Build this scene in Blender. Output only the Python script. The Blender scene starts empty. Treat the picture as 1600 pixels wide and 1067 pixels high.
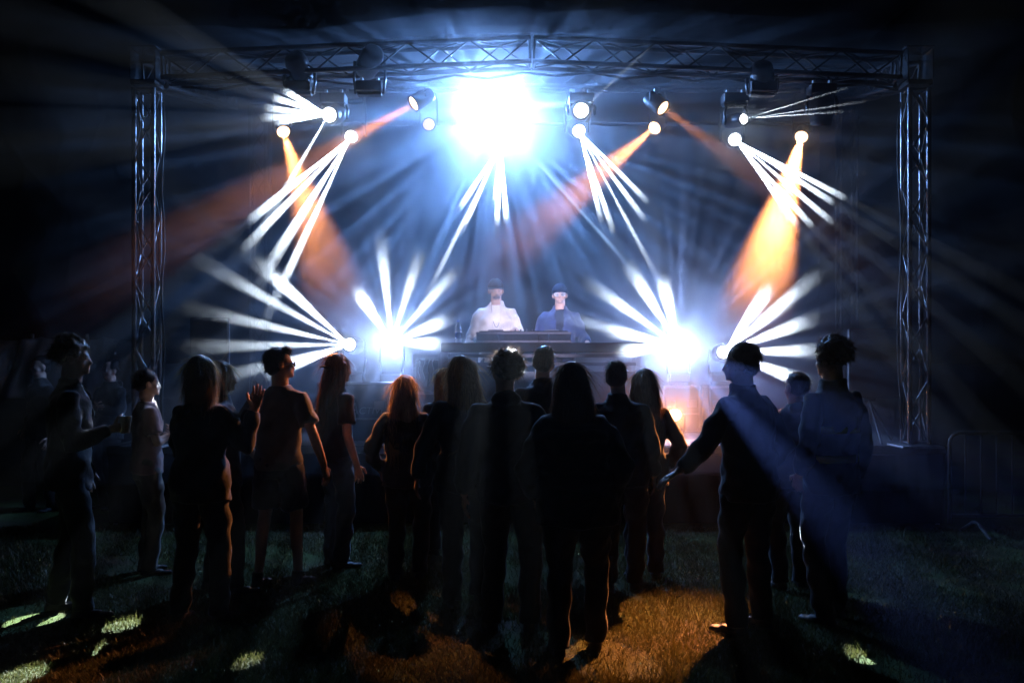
import bpy, bmesh, math, random
import numpy as np
from mathutils import Vector, Matrix, Quaternion

random.seed(7)
rng = np.random.default_rng(7)
sc = bpy.context.scene
COL = sc.collection
PI = math.pi

# ------------------------------------------------------------------ camera
EYE = 1.68                     # camera height
FPX = 1556.0                   # focal length in photo pixels (1600 wide)
HOR = 565.0                    # horizon row in the photo
cam_d = bpy.data.cameras.new('camera')
cam = bpy.data.objects.new('camera', cam_d)
COL.objects.link(cam)
cam_d.sensor_width = 36.0
cam_d.lens = 36.0 * FPX / 1600.0
cam_d.shift_y = (HOR - 533.5) / 1600.0
cam_d.clip_start = 0.05
cam_d.clip_end = 2000.0
cam.location = (0, 0, EYE)
cam.rotation_euler = (PI / 2, 0, 0)
sc.camera = cam

# ------------------------------------------------------------------ world: night
world = bpy.data.worlds.new('World')
sc.world = world
world.use_nodes = True
wn = world.node_tree
wn.nodes.clear()
w_out = wn.nodes.new('ShaderNodeOutputWorld')
w_bg = wn.nodes.new('ShaderNodeBackground')
w_sky = wn.nodes.new('ShaderNodeTexSky')
w_sky.sky_type = 'NISHITA'
w_sky.sun_disc = False
w_sky.sun_elevation = math.radians(-7)
w_sky.sun_rotation = math.radians(150)
wn.links.new(w_sky.outputs[0], w_bg.inputs[0])
w_bg.inputs[1].default_value = 0.004
wn.links.new(w_bg.outputs[0], w_out.inputs[0])

# ------------------------------------------------------------------ render
sc.view_settings.view_transform = 'Standard'
sc.view_settings.look = 'None'
sc.view_settings.exposure = 0.0
sc.view_settings.gamma = 1.0
sc.view_settings.use_curve_mapping = False
cy = sc.cycles
cy.use_denoising = True
try:
    cy.denoiser = 'OPENIMAGEDENOISE'
    cy.denoising_input_passes = 'RGB_ALBEDO_NORMAL'
except Exception:
    pass
cy.use_light_tree = True
cy.max_bounces = 3
cy.diffuse_bounces = 2
cy.glossy_bounces = 2
cy.transmission_bounces = 4
cy.volume_bounces = 0
cy.transparent_max_bounces = 6
cy.sample_clamp_indirect = 0.0
cy.sample_clamp_direct = 0.0
cy.use_adaptive_sampling = True
cy.adaptive_threshold = 0.03
cy.adaptive_min_samples = 16
cy.caustics_reflective = False
cy.caustics_refractive = False


def P(u, v, Y):
    """photo pixel + distance from the camera -> point in the place"""
    return Vector(((u - 800.0) / FPX * Y, Y, EYE + (HOR - v) / FPX * Y))


# ------------------------------------------------------------------ helpers
def link(o, parent=None):
    COL.objects.link(o)
    if parent is not None:
        o.parent = parent
    return o


def tag(o, label=None, cat=None, group=None, kind=None):
    if label: o['label'] = label
    if cat: o['category'] = cat
    if group: o['group'] = group
    if kind: o['kind'] = kind
    return o


def empty(name, loc, rz=0.0):
    o = bpy.data.objects.new(name, None)
    o.empty_display_size = 0.2
    o.location = loc
    o.rotation_euler = (0, 0, rz)
    return link(o)


def new_mat(name):
    m = bpy.data.materials.new(name)
    m.use_nodes = True
    return m, m.node_tree, m.node_tree.nodes['Principled BSDF']


def mat(name, col, rough=0.6, metal=0.0, var=0.15, scale=8.0, bump=0.0, bscale=60.0, spec=0.5, sheen=0.0, coords='Object'):
    """plain procedural surface: colour with uneven tone and a fine relief"""
    m, nt, b = new_mat(name)
    b.inputs['Roughness'].default_value = rough
    b.inputs['Metallic'].default_value = metal
    b.inputs['Specular IOR Level'].default_value = spec
    if sheen:
        b.inputs['Sheen Weight'].default_value = sheen
    tc = nt.nodes.new('ShaderNodeTexCoord')
    n = nt.nodes.new('ShaderNodeTexNoise')
    n.inputs['Scale'].default_value = scale
    n.inputs['Detail'].default_value = 5
    nt.links.new(tc.outputs[coords], n.inputs['Vector'])
    r = nt.nodes.new('ShaderNodeValToRGB')
    lo = [c * (1 - var) for c in col]
    hi = [min(1, c * (1 + var)) for c in col]
    r.color_ramp.elements[0].color = (*lo, 1)
    r.color_ramp.elements[1].color = (*hi, 1)
    r.color_ramp.elements[0].position = 0.3
    r.color_ramp.elements[1].position = 0.7
    nt.links.new(n.outputs['Fac'], r.inputs['Fac'])
    nt.links.new(r.outputs['Color'], b.inputs['Base Color'])
    if bump:
        n2 = nt.nodes.new('ShaderNodeTexNoise')
        n2.inputs['Scale'].default_value = bscale
        n2.inputs['Detail'].default_value = 4
        nt.links.new(tc.outputs[coords], n2.inputs['Vector'])
        bp = nt.nodes.new('ShaderNodeBump')
        bp.inputs['Strength'].default_value = bump
        bp.inputs['Distance'].default_value = 0.01
        nt.links.new(n2.outputs['Fac'], bp.inputs['Height'])
        nt.links.new(bp.outputs['Normal'], b.inputs['Normal'])
    return m


def emit_mat(name, col, strength):
    m, nt, b = new_mat(name)
    b.inputs['Base Color'].default_value = (0.02, 0.02, 0.02, 1)
    b.inputs['Emission Color'].default_value = (*col, 1)
    b.inputs['Emission Strength'].default_value = strength
    m.cycles.emission_sampling = 'NONE'    # the lamp in the fixture carries its light
    return m


class MB:
    """collects shapes and links them as ONE mesh object"""
    def __init__(s):
        s.v = []
        s.f = []

    def add(s, vs, fs):
        k = len(s.v)
        s.v.extend([tuple(p) for p in vs])
        s.f.extend([tuple(i + k for i in f) for f in fs])
        return s

    def box(s, c, size, rot=None, taper=1.0):
        x, y, z = [d / 2 for d in size]
        vs = []
        for dz in (-1, 1):
            t = taper if dz > 0 else 1.0
            for dx, dy in ((-1, -1), (1, -1), (1, 1), (-1, 1)):
                p = Vector((dx * x * t, dy * y * t, dz * z))
                if rot is not None:
                    p = rot @ p
                vs.append(p + Vector(c))
        return s.add(vs, [(3, 2, 1, 0), (4, 5, 6, 7), (0, 1, 5, 4), (1, 2, 6, 5), (2, 3, 7, 6), (3, 0, 4, 7)])

    def tube(s, pts, rad, n=8, cap=True, flat=1.0, up=None):
        """tapered tube through pts; rad one number or one per point; flat squashes the second axis"""
        pts = [Vector(p) for p in pts]
        if not hasattr(rad, '__len__'):
            rad = [rad] * len(pts)
        vs = []
        prev = None
        for i, p in enumerate(pts):
            a = pts[max(i - 1, 0)]
            b = pts[min(i + 1, len(pts) - 1)]
            t = (b - a).normalized()
            if prev is None:
                ref = Vector(up) if up is not None else (Vector((0, 0, 1)) if abs(t.z) < 0.9 else Vector((1, 0, 0)))
                x = (ref - t * ref.dot(t)).normalized()
            else:
                x = (prev - t * prev.dot(t)).normalized()
            prev = x
            y = t.cross(x)
            for k in range(n):
                a_ = 2 * PI * k / n
                r = rad[i]
                vs.append(p + x * (math.cos(a_) * r) + y * (math.sin(a_) * r * flat))
        fs = []
        for i in range(len(pts) - 1):
            for k in range(n):
                k2 = (k + 1) % n
                fs.append((i * n + k, i * n + k2, (i + 1) * n + k2, (i + 1) * n + k))
        if cap:
            fs.append(tuple(reversed(range(n))))
            fs.append(tuple(range((len(pts) - 1) * n, len(pts) * n)))
        return s.add(vs, fs)

    def rings(s, rows, n=20, power=1.0):
        """stacked horizontal ellipses (cx, cy, z, rx, ry)"""
        vs = []
        for cx, cy_, z, rx, ry in rows:
            for k in range(n):
                a = 2 * PI * k / n
                c, d = math.cos(a), math.sin(a)
                vs.append((cx + rx * math.copysign(abs(c) ** power, c), cy_ + ry * math.copysign(abs(d) ** power, d), z))
        fs = []
        for i in range(len(rows) - 1):
            for k in range(n):
                k2 = (k + 1) % n
                fs.append((i * n + k, i * n + k2, (i + 1) * n + k2, (i + 1) * n + k))
        fs.append(tuple(reversed(range(n))))
        fs.append(tuple(range((len(rows) - 1) * n, len(rows) * n)))
        return s.add(vs, fs)

    def ball(s, c, r, n=14, m=9, rot=None):
        if not hasattr(r, '__len__'):
            r = (r, r, r)
        vs = []
        for j in range(1, m):
            th = PI * j / m
            for k in range(n):
                a = 2 * PI * k / n
                p = Vector((r[0] * math.sin(th) * math.cos(a), r[1] * math.sin(th) * math.sin(a), -r[2] * math.cos(th)))
                if rot is not None:
                    p = rot @ p
                vs.append(p + Vector(c))
        bot = Vector((0, 0, -r[2]))
        top = Vector((0, 0, r[2]))
        if rot is not None:
            bot, top = rot @ bot, rot @ top
        vs.append(bot + Vector(c))
        vs.append(top + Vector(c))
        fs = []
        for j in range(m - 2):
            for k in range(n):
                k2 = (k + 1) % n
                fs.append((j * n + k, j * n + k2, (j + 1) * n + k2, (j + 1) * n + k))
        B, T = (m - 1) * n, (m - 1) * n + 1
        for k in range(n):
            k2 = (k + 1) % n
            fs.append((B, k2, k))
            fs.append((T, (m - 2) * n + k, (m - 2) * n + k2))
        return s.add(vs, fs)

    def lathe(s, prof, n=24, mtx=None):
        """profile of (radius, z) turned about z, then moved by mtx"""
        vs = []
        for r, z in prof:
            for k in range(n):
                a = 2 * PI * k / n
                p = Vector((r * math.cos(a), r * math.sin(a), z))
                vs.append(mtx @ p if mtx is not None else p)
        fs = []
        for i in range(len(prof) - 1):
            for k in range(n):
                k2 = (k + 1) % n
                fs.append((i * n + k, i * n + k2, (i + 1) * n + k2, (i + 1) * n + k))
        fs.append(tuple(reversed(range(n))))
        fs.append(tuple(range((len(prof) - 1) * n, len(prof) * n)))
        return s.add(vs, fs)

    def mesh(s, name):
        me = bpy.data.meshes.new(name)
        me.from_pydata(s.v, [], s.f)
        me.update()
        return me

    def build(s, name, material, parent=None, smooth=False, bevel=0.0):
        me = s.mesh(name)
        if smooth:
            me.polygons.foreach_set('use_smooth', [True] * len(me.polygons))
        me.materials.append(material)
        o = bpy.data.objects.new(name, me)
        link(o, parent)
        if bevel:
            b = o.modifiers.new('bevel', 'BEVEL')
            b.width = bevel
            b.segments = 2
            b.limit_method = 'ANGLE'
        return o


def rot_to(d, up=(0, 0, 1)):
    """rotation whose -Z looks along d"""
    return Vector(d).to_track_quat('-Z', 'Y')


def spot(name, loc, target, power, angle, col, blend=0.25, radius=0.01, parent=None):
    l = bpy.data.lights.new(name, 'SPOT')
    l.energy = power
    l.color = col
    l.spot_size = math.radians(angle)
    l.spot_blend = blend
    l.shadow_soft_size = radius
    o = bpy.data.objects.new(name, l)
    o.rotation_mode = 'QUATERNION'
    o.rotation_quaternion = rot_to(Vector(target) - Vector(loc))
    o.location = loc
    link(o)
    if parent is not None:
        o.parent = parent
        o.matrix_parent_inverse = Matrix.Translation(parent.location).inverted()
    return o


WHITE = (0.80, 0.90, 1.0)
ORANGE = (1.0, 0.31, 0.085)
M = {}
M['black_metal'] = mat('black_metal', (0.02, 0.02, 0.022), 0.45, 0.0, 0.25, 20, 0.15, 150)
M['black_plastic'] = mat('black_plastic', (0.025, 0.025, 0.028), 0.5, 0.0, 0.2, 20, 0.1, 200)
M['alu'] = mat('aluminium', (0.25, 0.253, 0.26), 0.25, 0.95, 0.12, 14, 0.08, 90)

#@@STRUCTURE

#@@LIGHTS
# ------------------------------------------------------------------ materials of the place
M['black_cloth'] = mat('black_cloth', (0.008, 0.008, 0.010), 0.9, 0, 0.3, 6, 0.3, 120, 0.2)
M['deck_ply'] = mat('deck_plywood', (0.035, 0.030, 0.028), 0.6, 0, 0.35, 5, 0.2, 60)
M['white_tarp'] = mat('white_tarp', (0.55, 0.56, 0.57), 0.6, 0, 0.12, 2, 0.2, 12)
M['dark_tarp'] = mat('dark_tarp', (0.04, 0.045, 0.05), 0.7, 0, 0.2, 3, 0.2, 12)
M['print_grey'] = mat('print_grey', (0.4, 0.41, 0.42), 0.7)
M['case_lam'] = mat('case_laminate', (0.03, 0.032, 0.036), 0.4, 0, 0.25, 9, 0.1, 160)
M['speaker_grille'] = mat('speaker_grille', (0.02, 0.02, 0.02), 0.55, 0, 0.3, 60, 0.5, 260)
M['galvanised'] = mat('galvanised_steel', (0.5, 0.5, 0.5), 0.4, 0.85, 0.2, 25, 0.1, 80)
M['dark_truss'] = mat('dark_coated_truss', (0.014, 0.014, 0.016), 0.45, 0.0, 0.3, 18, 0.1, 80)
M['dark_steel'] = mat('weathered_steel', (0.07, 0.07, 0.07), 0.55, 0.5, 0.3, 25, 0.1, 80)
M['cable'] = mat('cable_rubber', (0.015, 0.015, 0.015), 0.55)
M['matte_black'] = mat('matte_black', (0.015, 0.015, 0.018), 0.95, 0, 0.2, 20, 0.1, 120, 0.05)
M['matte_grey'] = mat('matte_grey', (0.09, 0.09, 0.11), 0.9, 0, 0.2, 20, 0.1, 120, 0.1)
M['dull_trim'] = mat('dull_trim', (0.12, 0.12, 0.14), 0.6, 0.0, 0.2, 20)
M['silver_case'] = mat('silver_case', (0.32, 0.32, 0.36), 0.4, 0.6, 0.15, 20)

_unit = {}


def unit_rod(n=8):
    if n not in _unit:
        me = MB().tube([(0, 0, 0), (0, 0, 1)], 1.0, n).mesh('rod')
        me.polygons.foreach_set('use_smooth', [len(p.vertices) == 4 for p in me.polygons])
        _unit[n] = me
    return _unit[n]


_rodmesh = {}


def rod(parent, name, a, b, r, material, n=8):
    """straight bar from a to b (world points), a child of parent; alike bars share one mesh"""
    a, b = Vector(a), Vector(b)
    key = (n, material.name)
    if key not in _rodmesh:
        me = unit_rod(n).copy()
        me.materials.append(material)
        _rodmesh[key] = me
    o = bpy.data.objects.new(name, _rodmesh[key])
    link(o, parent)
    o.rotation_mode = 'QUATERNION'
    o.rotation_quaternion = (b - a).to_track_quat('Z', 'Y')
    o.location = a - (parent.location if parent is not None else Vector())
    o.scale = (r, r, (b - a).length)
    return o


def text_mesh(s, size, name, material, parent, mtx, depth=0.002, shear=0.0, bold=0.0):
    cu = bpy.data.curves.new('lettering', 'FONT')
    cu.body = s
    cu.size = size
    cu.extrude = depth
    cu.shear = shear
    cu.offset = bold
    t = bpy.data.objects.new('lettering', cu)
    COL.objects.link(t)
    dg = bpy.context.evaluated_depsgraph_get()
    me = bpy.data.meshes.new_from_object(t.evaluated_get(dg))
    bpy.data.objects.remove(t)
    me.materials.clear()
    me.materials.append(material)
    o = bpy.data.objects.new(name, me)
    link(o, parent)
    o.matrix_local = mtx
    return o


# ------------------------------------------------------------------ ground
def ground_mat():
    m, nt, b = new_mat('lawn_soil')
    tc = nt.nodes.new('ShaderNodeTexCoord')
    n = nt.nodes.new('ShaderNodeTexNoise')
    n.inputs['Scale'].default_value = 1.3
    n.inputs['Detail'].default_value = 8
    n2 = nt.nodes.new('ShaderNodeTexNoise')
    n2.inputs['Scale'].default_value = 55
    n2.inputs['Detail'].default_value = 6
    for x in (n, n2):
        nt.links.new(tc.outputs['Object'], x.inputs['Vector'])
    r = nt.nodes.new('ShaderNodeValToRGB')
    r.color_ramp.elements[0].color = (0.045, 0.035, 0.02, 1)
    r.color_ramp.elements[1].color = (0.05, 0.075, 0.018, 1)
    r.color_ramp.elements[0].position = 0.35
    r.color_ramp.elements[1].position = 0.6
    nt.links.new(n.outputs['Fac'], r.inputs['Fac'])
    nt.links.new(r.outputs['Color'], b.inputs['Base Color'])
    bp = nt.nodes.new('ShaderNodeBump')
    bp.inputs['Strength'].default_value = 0.9
    bp.inputs['Distance'].default_value = 0.03
    nt.links.new(n2.outputs['Fac'], bp.inputs['Height'])
    nt.links.new(bp.outputs['Normal'], b.inputs['Normal'])
    b.inputs['Roughness'].default_value = 0.95
    b.inputs['Specular IOR Level'].default_value = 0.15
    return m


tag(MB().add([(-400, -400, 0), (400, -400, 0), (400, 800, 0), (-400, 800, 0)], [(0, 1, 2, 3)]).build('ground', ground_mat()), kind='structure')

# ------------------------------------------------------------------ stage
DECK = 0.82
SX0, SX1, SY0, SY1 = -4.15, 4.45, 10.2, 13.4
st = empty('stage', (0.15, 10.2, 0))
tag(st, 'low concert stage of black plywood decks with a bright metal front edge', 'stage')
o0 = st.location
nx, ny = 4, 3
wx, wy = (SX1 - SX0) / nx, (SY1 - SY0) / ny
deck_me = None
for i in range(nx):
    for j in range(ny):
        c = Vector((SX0 + wx * (i + .5), SY0 + wy * (j + .5), DECK - 0.05)) - o0
        if deck_me is None:
            d = MB().box((0, 0, 0), (wx - 0.008, wy - 0.008, 0.1)).build('deck_panel', M['deck_ply'], st, bevel=0.004)
            deck_me = d.data
        else:
            d = bpy.data.objects.new('deck_panel', deck_me)
            link(d, st)
        d.location = c
for i in range(nx):
    a = SX0 + wx * i
    MB().box((a + wx / 2 - o0.x, -0.014, DECK - 0.045), (wx - 0.012, 0.022, 0.07)).build('front_edge_rail', M['alu'], st)
for i in range(nx + 1):
    for y in (SY0 + 0.1, SY1 - 0.1):
        rod(st, 'leg', (SX0 + 0.05 + (wx - 0.025) * i, y, 0), (SX0 + 0.05 + (wx - 0.025) * i, y, DECK - 0.1), 0.024, M['galvanised'])
# pleated skirt along the front
vs, fs = [], []
N = 240
for k in range(N + 1):
    x = SX0 + (SX1 - SX0) * k / N
    y = 0.045 + 0.018 * math.sin(k * 1.05) + 0.006 * math.sin(k * 2.7)
    vs += [(x - o0.x, y, 0.02), (x - o0.x, y * 0.6 + 0.01, DECK - 0.1)]
for k in range(N):
    fs.append((2 * k, 2 * k + 2, 2 * k + 3, 2 * k + 1))
sk = MB().add(vs, fs).build('skirt', M['black_cloth'], st, smooth=True)
sk.modifiers.new('thick', 'SOLIDIFY').thickness = 0.004

# black backdrop curtain in folds
bd = empty('backdrop_curtain', (0.4, 13.25, DECK))
tag(bd, 'black pleated backdrop curtain hung across the back of the stage', 'curtain')
x0, x1 = -3.2, 4.1
vs, fs = [], []
N = 300
for k in range(N + 1):
    x = x0 + (x1 - x0) * k / N
    for zi, z in enumerate((0.02, 1.0, 2.2, 4.0)):
        y = 0.035 * math.sin(k * 0.21 + 0.8 * math.sin(k * .07)) * (1 - 0.1 * zi) + 0.008 * math.sin(k * 0.5 + zi)
        vs.append((x - 0.4, y, z))
for k in range(N):
    for zi in range(3):
        a = 4 * k + zi
        fs.append((a, a + 4, a + 5, a + 1))
c = MB().add(vs, fs).build('curtain', M['black_cloth'], bd, smooth=True)
c.modifiers.new('thick', 'SOLIDIFY').thickness = 0.006
rod(bd, 'curtain_rail', (x0, 13.25, DECK + 4.02), (x1, 13.25, DECK + 4.02), 0.025, M['black_metal'])


# ------------------------------------------------------------------ trusses
def truss(name, A, B, label, cat, side=0.24, bay=0.3, cr=0.025, br=0.010, up=(0, 0, 1), m=None):
    m = m or M['dark_truss']
    A, B = Vector(A), Vector(B)
    t = empty(name, A)
    tag(t, label, cat)
    d = (B - A).normalized()
    L = (B - A).length
    u = Vector(up)
    u = (u - d * u.dot(d)).normalized()
    w = d.cross(u)
    cs = [u * (sx * side / 2) + w * (sy * side / 2) for sx, sy in ((-1, -1), (1, -1), (1, 1), (-1, 1))]
    for c in cs:
        rod(t, 'chord', A + c, B + c, cr, m, 12)
    n = max(2, int(L / bay))
    for f in range(4):
        c0, c1 = cs[f], cs[(f + 1) % 4]
        for k in range(n):
            p0 = A + d * (L * k / n)
            p1 = A + d * (L * (k + 1) / n)
            if (k + f) % 2 == 0:
                rod(t, 'brace', p0 + c0, p1 + c1, br, m, 6)
            else:
                rod(t, 'brace', p0 + c1, p1 + c0, br, m, 6)
    for q in (A, B):
        for f in range(4):
            rod(t, 'end_bar', q + cs[f] + d * (0.012 if q is A else -0.012), q + cs[(f + 1) % 4] + d * (0.012 if q is A else -0.012), 0.014, m, 6)
    return t


TLx, TRx, TY = -3.69, 4.08, 10.07
for x, lab in ((TLx, 'tall silver truss tower at the left front corner of the stage'), (TRx, 'tall silver truss tower at the right front corner of the stage')):
    t = truss('truss_tower', (x, TY, DECK + 0.035), (x, TY, 4.42), lab, 'truss tower', side=0.19, up=(0, 1, 0), m=M['alu'])
    t['group'] = 'stage towers'
    MB().box((0, 0, -0.025), (0.42, 0.42, 0.02)).build('base_plate', M['galvanised'], t, bevel=0.004)
    MB().box((0, 0, 3.62), (0.25, 0.25, 0.05)).build('sleeve_plate', M['black_metal'], t, bevel=0.006)
    # corner block that carries the roof truss
    for sx in (-1, 1):
        MB().box((sx * 0.125, 0, 3.8), (0.012, 0.26, 0.3)).build('corner_plate', M['alu'], t)
    MB().box((0, 0, 3.97), (0.28, 0.28, 0.014)).build('top_plate', M['alu'], t)
for x, y, lab in ((4.27, 12.7, 'slim truss tower at the back right of the stage behind the right speaker'), (-3.22, 12.7, 'slim truss tower at the back left of the stage, veiled by smoke')):
    t = truss('truss_tower', (x, y, DECK + 0.01), (x, y, 4.95), lab, 'truss tower', side=0.2, cr=0.02, up=(0, 1, 0), m=M['alu'])
    t['group'] = 'stage towers'
midx = 0.2
truss('roof_truss', (TLx + 0.18, TY, 4.64), (midx - 0.01, TY, 4.80), 'left half of the front roof truss, rising towards the middle', 'truss')['group'] = 'roof trusses'
truss('roof_truss', (midx + 0.01, TY, 4.80), (TRx - 0.18, TY, 4.64), 'right half of the front roof truss, sloping down to the right tower', 'truss')['group'] = 'roof trusses'
truss('roof_truss', (-3.22, 12.0, 5.09), (4.27, 12.0, 5.09), 'straight rear roof truss hung with lamps behind the front truss', 'truss')['group'] = 'roof trusses'
for x, lab in ((TLx, 'left side roof truss running back from the left tower'), (TRx, 'right side roof truss running back from the right tower')):
    truss('roof_truss', (x, TY + 0.2, 4.64), (x, 12.9, 5.09), lab, 'truss')['group'] = 'roof trusses'

# roof canopy: an arched black tarpaulin
rf = empty('roof_canopy', (0.2, 9.9, 5.0))
tag(rf, 'arched black tarpaulin roof stretched over the stage trusses', 'canopy')
vs, fs = [], []
NX, NY = 40, 10
for i in range(NX + 1):
    for j in range(NY + 1):
        x = -4.2 + 8.8 * i / NX
        y = 9.75 + 3.9 * j / NY
        s_ = (x - 0.2) / 4.4
        z = 5.75 + 0.35 * (1 - s_ * s_) + 0.1 * j / NY - 0.03 * math.sin(i * PI / 2.5) ** 2
        vs.append((x - 0.2, y - 9.9, z - 5.0))
for i in range(NX):
    for j in range(NY):
        a = i * (NY + 1) + j
        fs.append((a, a + NY + 1, a + NY + 2, a + 1))
c = MB().add(vs, fs).build('tarpaulin', M['black_cloth'], rf, smooth=True)
c.modifiers.new('thick', 'SOLIDIFY').thickness = 0.008
for i in range(0, 9):
    x = -4.15 + 8.7 * i / 8
    s_ = (x - 0.2) / 4.4
    z = 5.80 + 0.35 * (1 - s_ * s_)
    rod(rf, 'rafter', (x, 9.8, z), (x, 13.6, z + 0.1), 0.018, M['black_metal'])

# ------------------------------------------------------------------ loudspeakers on stands
def speaker(u, v0, v1, w_px, Y, label, yaw, stand_label):
    top, bot = P(u, v0, Y), P(u, v1, Y)
    w = w_px / FPX * Y
    h = top.z - bot.z
    s_ = empty('loudspeaker', (bot.x, Y + 0.2, bot.z), yaw)
    tag(s_, label, 'loudspeaker', 'loudspeakers beside the stage')
    m = MB()
    hw = w / 2
    prof = [(-hw, -0.2), (hw, -0.2), (hw * 0.72, 0.2), (-hw * 0.72, 0.2)]
    vs = [(x, y, z) for z in (0, h) for x, y in prof]
    m.add(vs, [(3, 2, 1, 0), (4, 5, 6, 7), (0, 1, 5, 4), (1, 2, 6, 5), (2, 3, 7, 6), (3, 0, 4, 7)])
    m.build('cabinet', M['black_plastic'], s_, bevel=0.015)
    MB().box((0, -0.207, h / 2), (w * 0.9, 0.012, h * 0.92)).build('grille', M['speaker_grille'], s_, bevel=0.004)
    for sx in (-1, 1):
        MB().box((sx * hw * 0.9, 0, h * 0.55), (0.02, 0.12, 0.03)).build('handle', M['black_metal'], s_, bevel=0.004)
    k = empty('speaker_stand', (bot.x, Y + 0.2, DECK))
    tag(k, stand_label, 'speaker stand', 'speaker stands')
    base = k.location
    rod(k, 'pole', (base.x, base.y, DECK + 0.1), (base.x, base.y, bot.z - 0.01), 0.018, M['black_metal'])
    rod(k, 'top_plate', (base.x, base.y, bot.z - 0.03), (base.x, base.y, bot.z - 0.004), 0.06, M['black_metal'], 16)
    for a in (-90, 30, 150):
        dx, dy = math.cos(math.radians(a)), math.sin(math.radians(a))
        hub = min(DECK + 0.5, bot.z - 0.05)
        rod(k, 'leg', (base.x, base.y, hub), (base.x + dx * .34, base.y + dy * .34, DECK + 0.012), 0.012, M['black_metal'])
    return s_


speaker(321, 496, 600, 60, 10.4, 'dark loudspeaker on a stand at the left side of the stage', 0.22, 'tripod stand under the left loudspeaker')
speaker(1370, 513, 622, 80, 10.4, 'large black loudspeaker beside the right truss tower', -0.1, 'tripod stand with slanted legs under the right loudspeaker')


# ------------------------------------------------------------------ road cases
def road_case(c, size, label, name='road_case', logo=None):
    """flight case standing with its base centre at c"""
    w, d, h = size
    t = empty(name, c)
    tag(t, label, 'flight case', 'flight cases on the stage')
    MB().box((0, 0, h / 2), (w - 0.012, d - 0.012, h - 0.012)).build('case_body', M['case_lam'], t)
    e = 0.022
    for z in (e / 2, h - e / 2):
        for sy in (-1, 1):
            MB().box((0, sy * (d / 2 - e / 2), z), (w - 2 * e, e, e)).build('edge_trim', M['silver_case'], t)
        for sx in (-1, 1):
            MB().box((sx * (w / 2 - e / 2), 0, z), (e, d - 2 * e, e)).build('edge_trim', M['silver_case'], t)
    for sx in (-1, 1):
        for sy in (-1, 1):
            MB().box((sx * (w / 2 - e / 2), sy * (d / 2 - e / 2), h / 2), (e, e, h - 2 * e)).build('edge_trim', M['silver_case'], t)
    corner = MB().ball((0, 0, 0), 0.03, 10, 6).mesh('corner_ball')
    corner.materials.append(M['silver_case'])
    for sx in (-1, 1):
        for sy in (-1, 1):
            for z in (0.022, h - 0.022):
                o = bpy.data.objects.new('corner_ball', corner)
                link(o, t)
                o.location = (sx * (w / 2 - 0.02), sy * (d / 2 - 0.02), z)
    for sx in (-1, 1):
        MB().box((sx * w * 0.28, -d / 2 + 0.002, h * 0.62), (0.11, 0.012, 0.09)).build('latch', M['silver_case'], t, bevel=0.004)
    MB().box((0, -d / 2 + 0.002, h * 0.40), (w - 0.05, 0.006, 0.02)).build('lid_seam', M['silver_case'], t)
    if logo:
        mx = Matrix.Translation((-w * 0.12, -d / 2 + 0.001, h * 0.48)) @ Matrix.Rotation(PI / 2, 4, 'X')
        text_mesh(logo[0], 0.17, 'logo_letter', M['print_grey'], t, mx, shear=0.25)
        mx = Matrix.Translation((-w * 0.12 + 0.115, -d / 2 + 0.001, h * 0.48)) @ Matrix.Rotation(PI / 2, 4, 'X')
        text_mesh(logo[1:], 0.105, 'logo_letters', M['print_grey'], t, mx, shear=0.2)
    return t


q = P(560, 693, 10.6)
road_case((q.x, 10.75, DECK + 0.002), (0.84, 0.5, 0.64), 'grey flight case with a slanted logo on the stage front', logo='ACTIVE')
for u, lab in ((545, 'flight case under the floor lamp that throws beams to the left'), (612, 'flight case under the left star-bright floor lamp'),
               (1060, 'flight case under the right star-bright floor lamp'), (1131, 'flight case under the floor lamp that throws beams to the right')):
    q = P(u, 540, 12.35)
    road_case((q.x, 12.35, DECK + 0.002), (0.46, 0.46, 0.56), lab)

# ------------------------------------------------------------------ DJ table
TB = 10.95
tl, tr = P(692, 537, TB).x, P(1000, 537, TB).x
tz = P(800, 536, TB).z
tw = tr - tl
tx = (tl + tr) / 2
dj = empty('mixing_table', (tx, TB, DECK))
tag(dj, 'black topped mixing table with silver front frame in the stage centre', 'table')
H_ = tz - DECK
MB().box((0, -0.01, H_ - 0.05), (tw, 0.55, 0.1)).build('table_top', M['black_cloth'], dj, bevel=0.01)
for sx in (-1, 1):
    for sy in (-0.24, 0.21):
        MB().box((sx * (tw / 2 - 0.05), sy, (H_ - 0.1) / 2), (0.05, 0.05, H_ - 0.104)).build('leg', M['silver_case'], dj)
for z in (H_ - 0.14, H_ - 0.23, 0.15):
    MB().box((0, -0.24, z), (tw - 0.152, 0.03, 0.035)).build('front_rail', M['matte_grey'], dj)
MB().box((0, -0.215, H_ * 0.45), (tw - 0.16, 0.012, H_ - 0.52)).build('front_panel', M['case_lam'], dj)

# rack case with hanging cables beside the table
q = P(668, 553, 10.9)
rk = empty('equipment_rack', (q.x, 11.0, DECK))
tag(rk, 'open silver framed equipment rack with hanging cables left of the mixing table', 'rack')
hz = q.z - DECK
for sx in (-1, 1):
    for sy in (-1, 1):
        MB().box((sx * 0.14, sy * 0.2, hz / 2), (0.03, 0.03, hz)).build('post', M['silver_case'], rk)
for z in (0.04, hz - 0.02, hz * 0.55):
    MB().box((0, -0.2, z), (0.248, 0.026, 0.03)).build('cross_bar', M['silver_case'], rk)
MB().box((0, 0.02, hz * 0.5), (0.24, 0.34, hz * 0.86)).build('equipment', M['black_plastic'], rk, bevel=0.006)
for k in range(4):
    x = -0.08 + 0.05 * k
    pts = [(x + 0.012 * math.sin(i * 1.3 + k), -0.20 - 0.018 * math.sin(PI * i / 6), hz - 0.06 - (0.2 + 0.04 * (k % 3)) * i / 6) for i in range(7)]
    MB().tube(pts, 0.006, 6).build('patch_cable', M['silver_case'], rk, smooth=True)

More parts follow.
